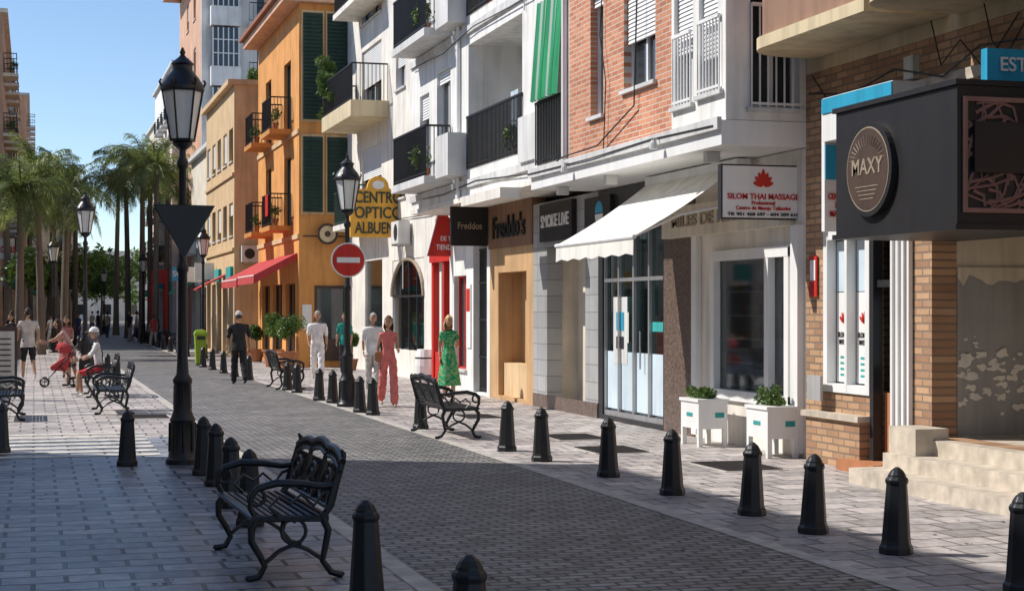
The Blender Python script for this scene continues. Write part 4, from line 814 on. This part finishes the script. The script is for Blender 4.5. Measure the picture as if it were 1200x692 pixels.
for px,z,k,s in ((22,60,0,1),(48,66,1,1),(75,70,2,1.05),(64,82,1,1.1),(35,88,4,.95),(88,96,4,1),(10,76,2,1.1),(60,105,4,1),(182,84,3,.98),(166,92,3,1.08),(150,104,3,1.12),(136,116,3,1.15),(195,88,4,.95),(80,130,3,1),(176,100,4,1.15)):
    X,Y=zt(px,z); addobj('palm_tree',PM[k],(X,Y,0),U(0,6.28),scale=s)
m=MB()
for i in range(26):
    px=U(70,150); z=U(150,250); X,Y=zt(px,z); leafcloud(m,(X,Y,U(4,7.5)),U(2,3.2),420,.32,.8,9)
addobj('distant_trees',m.mesh('distant_trees',[M['leaf']]))
m=MB(); TT=((28,75),(55,95),(70,100),(118,125))
for px,z in TT:
    X,Y=zt(px,z); m.tube([(X,Y,0),(X+.1,Y,2.4),(X,Y,3.6)],[.12,.09,.04],6)
addobj('street_tree_trunks',m.mesh('t',[M['bark']]))
m=MB()
for px,z in TT:
    X,Y=zt(px,z); leafcloud(m,(X,Y,3.8),1.3,1500,.13,.8,14)
addobj('street_tree_foliage',m.mesh('t',[M['leaf']]))
# ---------------------------------------------------------------- people
CM={}
def cmat(c,r=.85,sp=None):
    k=tuple(c)+(str(sp),)
    if k not in CM: CM[k]=mat('cloth_%d'%len(CM),c,rough=r,bump=.6,bs=9,var=.22,scale=7,streak=0,spots=sp)
    return CM[k]
SKIN=(.5,.29,.19)
def person(name,pos,H,head,top,bottom,hair=(.05,.03,.02),shoes=(.05,.05,.05),skin=SKIN,legs=((14,6),(-12,10)),arms=((12,7,15),(-10,7,15)),sleeve=1,shorts=0,skirt=None,longhair=False,cap=None,lean=0,sit=False,wide=1.0,hem=None,flare=.006,sp=None,turn=0):
    mats=[cmat(top,sp=sp),cmat(bottom,sp=sp if skirt else None),cmat(skin,.5),cmat(hair,.7),cmat(shoes,.5),cmat((.02,.015,.012)),cmat((.4,.12,.1)),cmat(cap if cap else (.5,.5,.5))]
    V=[];E=[];Rr=[];lab=[]
    def v(p,r): V.append(Vector(p)); Rr.append(r); return len(V)-1
    def e(a,b_,l): E.append((a,b_)); lab.append(l)
    ln=radians(lean)
    def tp(x,y,z): return (x, y+sin(ln)*z, cos(ln)*z)
    w=wide; fem=longhair
    pel=v((0,0,0),(.14 if fem else .13)*w); wa=v(tp(0,.0,.17),(.1 if fem else .12)*w); ch=v(tp(0,0,.36),(.122 if fem else .14)*w); nb=v(tp(0,0,.50),.07); nk=v(tp(0,.01,.585),.05)
    e(pel,wa,0);e(wa,ch,0);e(ch,nb,0);e(nb,nk,2)
    ends=[]; wr=[]
    for s,(a,k) in ((-1,legs[0]),(1,legs[1])):
        a=radians(a);k=radians(k); hp=v((s*.085,0,-.06),.1*w); kn=Vector((s*.09,sin(a)*.42,-.06-cos(a)*.42)); an=kn+Vector((0,sin(a-k)*.4,-cos(a-k)*.4))
        bare=shorts or skirt
        mid=v((Vector(V[hp])+kn)/2,.086*w if not skirt else .07); kv=v(kn,.06 if bare else (.07+flare)*w); cf=v(kn.lerp(an,.35),.053 if bare else (.064+flare*1.5)*w); av=v(an,.036 if bare else (.052+flare*2)*w)
        pit=0 if abs(a-k)<.5 or sit else (a-k)*.6
        fd=Vector((s*.02,cos(pit),sin(pit))); he=v(an+Vector((0,-.03,-.05)),.036); to=v(an+fd*.15+Vector((0,0,-.055)),.03)
        e(pel,hp,1); e(hp,mid,1); e(mid,kv,1 if not skirt else 2); e(kv,cf,2 if bare else 1); e(cf,av,2 if bare else 1); e(av,he,4); e(he,to,4); ends.append(min(V[he].z,V[to].z)-.034)
    for s,(f,ab,el) in ((-1,arms[0]),(1,arms[1])):
        f=radians(f);ab=radians(ab);el=radians(el); sw=(.15 if fem else .17)*w; sh=v(tp(s*sw,0,.455),.056*w); d=Vector((s*sin(ab),sin(f)*cos(ab),-cos(f)*cos(ab))); elb=Vector(V[sh])+d*.28; d2=Vector((s*sin(ab)*.3-s*.12*sin(el),sin(f+el),-cos(f+el))).normalized(); wrp=elb+d2*.24
        ar=.85 if fem else 1
        ms=v(Vector(V[sh]).lerp(elb,.5),(.054 if sleeve>0 else .042)*w*ar); ev=v(elb,.039*ar); fm=v(elb.lerp(wrp,.4),.037*ar); wv=v(wrp,.025*ar)
        e(ch,sh,0); e(sh,ms,0 if sleeve>0 else 2); e(ms,ev,0 if sleeve>.6 else 2); e(ev,fm,0 if sleeve>1 else 2); e(fm,wv,0 if sleeve>1 else 2); wr.append((wrp,d2,s))
    me=bpy.data.meshes.new('b'); me.from_pydata([tuple(p) for p in V],E,[]); ob=bpy.data.objects.new('b',me); col.objects.link(ob)
    md=ob.modifiers.new('s','SKIN'); sv=me.skin_vertices[0].data if me.skin_vertices else None
    if sv is None:
        bm=bmesh.new(); bm.from_mesh(me); bm.verts.layers.skin.verify(); bm.to_mesh(me); bm.free(); sv=me.skin_vertices[0].data
    for i,r in enumerate(Rr): sv[i].radius=(r,r)
    for i in range(len(Rr)): sv[i].use_root=(i==0)
    md2=ob.modifiers.new('u','SUBSURF'); md2.levels=2; md2.render_levels=2
    dg=bpy.context.evaluated_depsgraph_get(); dg.update(); em=bpy.data.meshes.new_from_object(ob.evaluated_get(dg)); bpy.data.objects.remove(ob)
    m=MB()
    vv=[Vector(x.co) for x in em.vertices]
    def near(p):
        best=9;bi=0
        for i,(a,b_) in enumerate(E):
            A=V[a];B=V[b_]; d=B-A; t=max(0,min(1,(p-A).dot(d)/max(d.length_squared,1e-9))); q=(p-(A+d*t)).length-(Rr[a]*(1-t)+Rr[b_]*t)
            if q<best: best=q;bi=i
        return lab[bi],bi
    for p in vv:
        l_,bi=near(p)
        if p.z>-.08 and abs(p.x)<.24: p.y=(p.y-sin(ln)*max(p.z,0))*.8+sin(ln)*max(p.z,0)
        q=p.copy()
        if l_ in (0,1):
            q.y+=.008*sin(p.z*38+p.x*22)+.005*sin(p.z*71-p.x*45); q.x+=.006*sin(p.z*45+p.y*30)
        m.v.append(tuple(q))
    for f in em.polygons:
        c=Vector((0,0,0))
        for i in f.vertices: c+=vv[i]
        c/=len(f.vertices); m.cm=near(c)[0]; m.face(f.vertices)
    if hem is None: hem=not sit and not skirt
    if hem and top!=bottom:
        m.cm=0; n=24; base=len(m.v); prof=[(.118,.19),(.132,.08),(.146,-.02),(.158,-.13)] if not fem else [(.1,.19),(.12,.08),(.142,-.02),(.152,-.09)]
        for r,z in prof:
            for j in range(n):
                t=2*pi*j/n; rr=r*w*(1+.04*sin(t*6+z*9)); q=tp(rr*cos(t)*1.08,rr*.86*sin(t),z) if z>0 else (rr*cos(t)*1.08,rr*.86*sin(t),z); m.v.append(q)
        for i in range(len(prof)-1):
            for j in range(n): m.face((base+i*n+j,base+i*n+(j+1)%n,base+(i+1)*n+(j+1)%n,base+(i+1)*n+j))
    hc=Vector(tp(0,.03,.70)); hstart=len(m.v)
    m.cm=2
    def hf(d,q):
        z=d.z
        if z<0: q.x*=1-.32*(-z)**1.3; q.y*=1-.12*(-z)
        if d.y>.0:
            n=max(0,1-((d.x/.22)**2+((z+.12)/.28)**2)); q.y+=.022*n
            br=max(0,1-((d.x/.6)**2+((z-.18)/.12)**2)); q.y+=.005*br; ey=max(0,1-(((abs(d.x)-.36)/.2)**2+((z-.02)/.13)**2)); q.y-=.006*ey
            ch_=max(0,1-((d.x/.35)**2+((z+.85)/.25)**2)); q.y+=.012*ch_
        return q
    m.ell(hc,(.076,.094,.118),20,16,hf)
    for s in (-1,1):
        m.cm=2; m.ell(hc+Vector((s*.078,-.005,-.005)),(.012,.02,.032),8,6); m.cm=5; m.ell(hc+Vector((s*.03,.081,.01)),(.013,.008,.007),8,5); m.cm=3; m.ell(hc+Vector((s*.031,.088,.03)),(.018,.005,.004),6,4)
    m.cm=6; m.ell(hc+Vector((0,.083,-.062)),(.022,.007,.007),8,5)
    m.cm=3
    m.ell(hc+Vector((0,-.008,.008)),(.086,.103,.127),24,18,lambda d,q:q*(1+.035*sin(d.x*9+d.z*7)+.02*sin(d.x*31+d.y*17)),keep=lambda d:(d.z>.5+.08*sin(d.x*9)) or (d.y<-.05 and d.z>-.45) or (d.z>.1 and d.y<.25))
    if longhair: m.ell(hc+Vector((0,-.045,-.08)),(.1,.07,.15),18,12,lambda d,q:q*(1+.06*sin(d.x*14)+.03*sin(d.x*33)),keep=lambda d:d.y<.35)
    if cap:
        m.cm=7; m.ell(hc+Vector((0,-.005,.03)),(.093,.108,.11),18,12,keep=lambda d:d.z>.1); m.poly([tuple(hc+Vector((x,y,z))) for x,y,z in ((-.07,.08,.045),(.07,.08,.045),(.055,.17,.03),(0,.19,.028),(-.055,.17,.03))])
    if turn:
        ct,st=cos(radians(turn)),sin(radians(turn))
        for i in range(hstart,len(m.v)):
            x,y,z=m.v[i]; x-=hc.x; y-=hc.y; m.v[i]=(hc.x+x*ct-y*st,hc.y+x*st+y*ct,z)
    m.cm=2
    for wp,d,s in wr:
        side=Vector((0,1,0)) if abs(d.y)<.8 else Vector((0,0,1)); side=(side-d*side.dot(d)).normalized(); nrm=d.cross(side).normalized()*(-1)
        inn=nrm if (nrm.x*s)<0 else -nrm
        k=len(m.v)
        m.tube([wp-d*.01,wp+d*.03,wp+d*.07,wp+d*.092],[.024,.038,.04,.03],8)
        for i in range(k,len(m.v)):
            q=Vector(m.v[i])-wp; n_=q.dot(inn); q-=inn*n_*.55; m.v[i]=tuple(wp+q)
        for i in range(4):
            o_=side*(.03-.02*i); fl_=(.072,.082,.076,.06)[i]; b0=wp+d*.085+o_; p1=b0+d*fl_*.45+inn*.006; p2=p1+(d*.85+inn*.5).normalized()*fl_*.32; p3=p2+(d*.5+inn*.85).normalized()*fl_*.27; m.tube([b0,p1,p2,p3],[.0092,.009,.0082,.006],6)
        b0=wp+d*.03+side*.034; p1=b0+(side*.7+d*.7).normalized()*.035; p2=p1+(d*.9+inn*.4).normalized()*.03; m.tube([b0,p1,p2],[.011,.01,.007],6)
    if skirt:
        m.cm=1; zl=skirt; n=32; prof=[(.108,.17),(.135,.06),(.16,-.06),(.185,-.22),(.21,-.4),(.235,zl)]; base=len(m.v)
        for r,z in prof:
            for j in range(n): t=2*pi*j/n; rr=r*(1+(.1*sin(t*7+z*2)*(abs(z)/.6 if z<0 else 0))); m.v.append((rr*cos(t),rr*.82*sin(t)+.02*(abs(z)),z))
        for i in range(len(prof)-1):
            for j in range(n): m.face((base+i*n+j,base+i*n+(j+1)%n,base+(i+1)*n+(j+1)%n,base+(i+1)*n+j))
    zmin=min(ends)
    mesh=m.mesh(name,mats,True); sc=H/(.82-zmin) if not sit else H/1.75
    o=addobj(name,mesh,(pos[0],pos[1],-zmin*sc),radians(head),scale=sc); bpy.data.meshes.remove(em); return o
W=(.8,.78,.75)
red=(.75,.2,.17); grn=(.02,.34,.13)
person('walking_woman',gp(455,476),1.72,176,red,red,(.16,.07,.03),(.5,.4,.3),legs=((19,6),(-16,20)),arms=((10,6,75),(-12,10,20)),sleeve=0,longhair=True,wide=1.0,flare=.016,turn=-15)
g=G('handbag',(gp(446,476)[0],gp(446,476)[1],1)); X,Y=gp(445,476); g.p('bag','terracotta').lathe([(.06,.0),(.1,.04),(.1,.17),(.07,.2)],(X,Y-.02,.85),8,0,1,.5); g.p('strap','brown_sign').tube([(X-.03,Y-.02,1.03),(X+.03,Y-.02,1.3),(X+.08,Y,1.42)],.008,5); g.done()
person('walking_woman',gp(526,470),1.72,165,grn,grn,(.62,.45,.2),(.5,.4,.3),legs=((14,6),(-12,14)),arms=((15,8,80),(-8,8,25)),sleeve=.5,skirt=-.62,longhair=True,sp=((.25,.42,.2),16),turn=20)
person('walking_man',gp(372,445),1.8,172,W,W,(.35,.33,.3),(.3,.25,.2),legs=((20,6),(-18,20)),arms=((-16,8,25),(20,8,30)),sleeve=.8,wide=1.14,hem=True,turn=12)
person('walking_man',gp(280,450),1.8,5,(.03,.03,.032),(.025,.025,.028),(.06,.05,.04),legs=((14,6),(-14,18)),arms=((14,9,25),(-12,9,15)),sleeve=.8,wide=1.17,cap=(.5,.47,.42),hem=True)
person('standing_man',gp(437,458),1.76,175,W,(.5,.48,.45),(.5,.48,.45),legs=((8,4),(-8,10)),arms=((8,7,80),(5,8,20)),sleeve=.8,wide=1.12,turn=-20)
person('standing_man',zt(404,47),1.75,160,(.02,.25,.2),(.03,.03,.04),legs=((3,2),(-3,4)),arms=((5,8,20),(5,10,20)),sleeve=.8)
person('walking_man',gp(33,446),1.88,12,(.62,.53,.46),(.025,.025,.028),(.04,.025,.02),W,legs=((16,8),(-16,18)),arms=((18,9,25),(-14,9,20)),sleeve=.6,shorts=1,wide=1.12)
person('standing_woman',zt(13,50),1.7,150,(.03,.03,.035),(.05,.05,.07),legs=((5,4),(-6,6)),arms=((5,8,70),(5,8,20)),sleeve=.6,longhair=True)
person('seated_man',(sx_-.05,sy_-.35),1.75,90,(.74,.72,.7),(.6,.05,.06),(.3,.28,.26),W,legs=((82,78),(76,84)),arms=((35,8,35),(35,10,40)),sleeve=.8,shorts=1,cap=(.8,.78,.75),lean=6,sit=True)
xs,ys=zt(84,39); person('stooping_woman',(xs,ys),1.68,80,(.55,.36,.3),(.1,.08,.08),(.06,.03,.02),legs=((8,4),(-6,8)),arms=((55,8,20),(50,8,25)),sleeve=.5,lean=28,longhair=True,shorts=1,hem=False)
person('standing_woman',zt(78,43.5),1.66,170,(.5,.2,.17),(.4,.15,.14),(.08,.04,.02),legs=((4,4),(-6,6)),arms=((15,8,50),(5,8,30)),sleeve=.5,skirt=-.5,longhair=True)
xs,ys=zt(70,38.6); g=G('baby_stroller',(xs,ys,0))
g.p('hood','awning_red').ell((xs+.05,ys,.8),(.27,.24,.26),14,10,keep=lambda d:d.z>.1 and d.x>-.4); g.p('seat','awning_red').hexa([(xs-.2,ys-.2,.4),(xs+.15,ys-.2,.38),(xs+.15,ys+.2,.38),(xs-.2,ys+.2,.4),(xs-.22,ys-.2,.48),(xs+.3,ys-.2,.85),(xs+.3,ys+.2,.85),(xs-.22,ys+.2,.48)])
for s in (-1,1):
    f=g.p('frame','frame_dark'); f.tube([(xs-.35,ys+s*.22,.12),(xs+.1,ys+s*.22,.6),(xs+.42,ys+s*.22,1.02)],.014,6); f.tube([(xs+.32,ys+s*.22,.14),(xs,ys+s*.22,.5)],.014,6)
    for wx in (-.35,.32): g.p('wheels','frame_dark').tube([(xs+wx+.1*cos(t*pi/8),ys+s*.24,.12+.1*sin(t*pi/8)) for t in range(17)],.018,6); f.tube([(xs+wx-.09,ys+s*.24,.12),(xs+wx+.09,ys+s*.24,.12)],.006,4); f.tube([(xs+wx,ys+s*.24,.03),(xs+wx,ys+s*.24,.21)],.006,4)
g.p('frame','frame_dark').tube([(xs+.42,ys-.22,1.02),(xs+.42,ys+.22,1.02)],.018,6); g.done()
random.seed(9)
for px,z in ((100,118),(108,122),(115,112),(60,75),(152,92),(160,95),(185,100),(92,90),(14,62),(180,80),(126,105)):
    c=random.choice([(.03,.03,.04),(.7,.68,.65),(.4,.06,.06),(.05,.1,.3),(.6,.5,.4)]); person('distant_pedestrian',zt(px,z),U(1.6,1.8),U(0,360),c,random.choice([(.03,.03,.05),(.1,.12,.2),(.5,.45,.4)]),legs=((U(5,18),8),(-U(5,15),12)),sleeve=.6)
# ---------------------------------------------------------------- light, sky, camera
EL=45; az=math.atan2(.47,-.88)
S=Vector((cos(az)*cos(radians(EL)),sin(az)*cos(radians(EL)),sin(radians(EL))))
sd=bpy.data.lights.new('sun','SUN'); sd.energy=5.0; sd.angle=radians(.5); sd.color=(1,.96,.9); so_=bpy.data.objects.new('sun',sd); col.objects.link(so_); so_.rotation_euler=S.to_track_quat('Z','Y').to_euler()
wd=bpy.data.worlds.new('World'); bpy.context.scene.world=wd; wd.use_nodes=True; nt=wd.node_tree; bg=nt.nodes['Background']; sk=nt.nodes.new('ShaderNodeTexSky'); sk.sky_type='NISHITA'; sk.sun_disc=False
sk.sun_elevation=radians(EL); sk.sun_rotation=math.atan2(S.x,S.y); sk.altitude=1800; sk.air_density=1.0; sk.dust_density=.1; sk.ozone_density=2.5; nt.links.new(sk.outputs[0],bg.inputs[0]); bg.inputs[1].default_value=.15
cd=bpy.data.cameras.new('camera'); cam=bpy.data.objects.new('camera',cd); col.objects.link(cam); cam.location=(0,0,CH); cam.rotation_euler=(pi/2,0,-AA); cd.sensor_width=36; cd.lens=FL/1200*36; cd.shift_y=(HZ-346)/1200; cd.clip_end=3000; cd.clip_start=.1
sc=bpy.context.scene; sc.camera=cam; sc.view_settings.view_transform='Standard'; sc.view_settings.look='None'; sc.view_settings.exposure=0
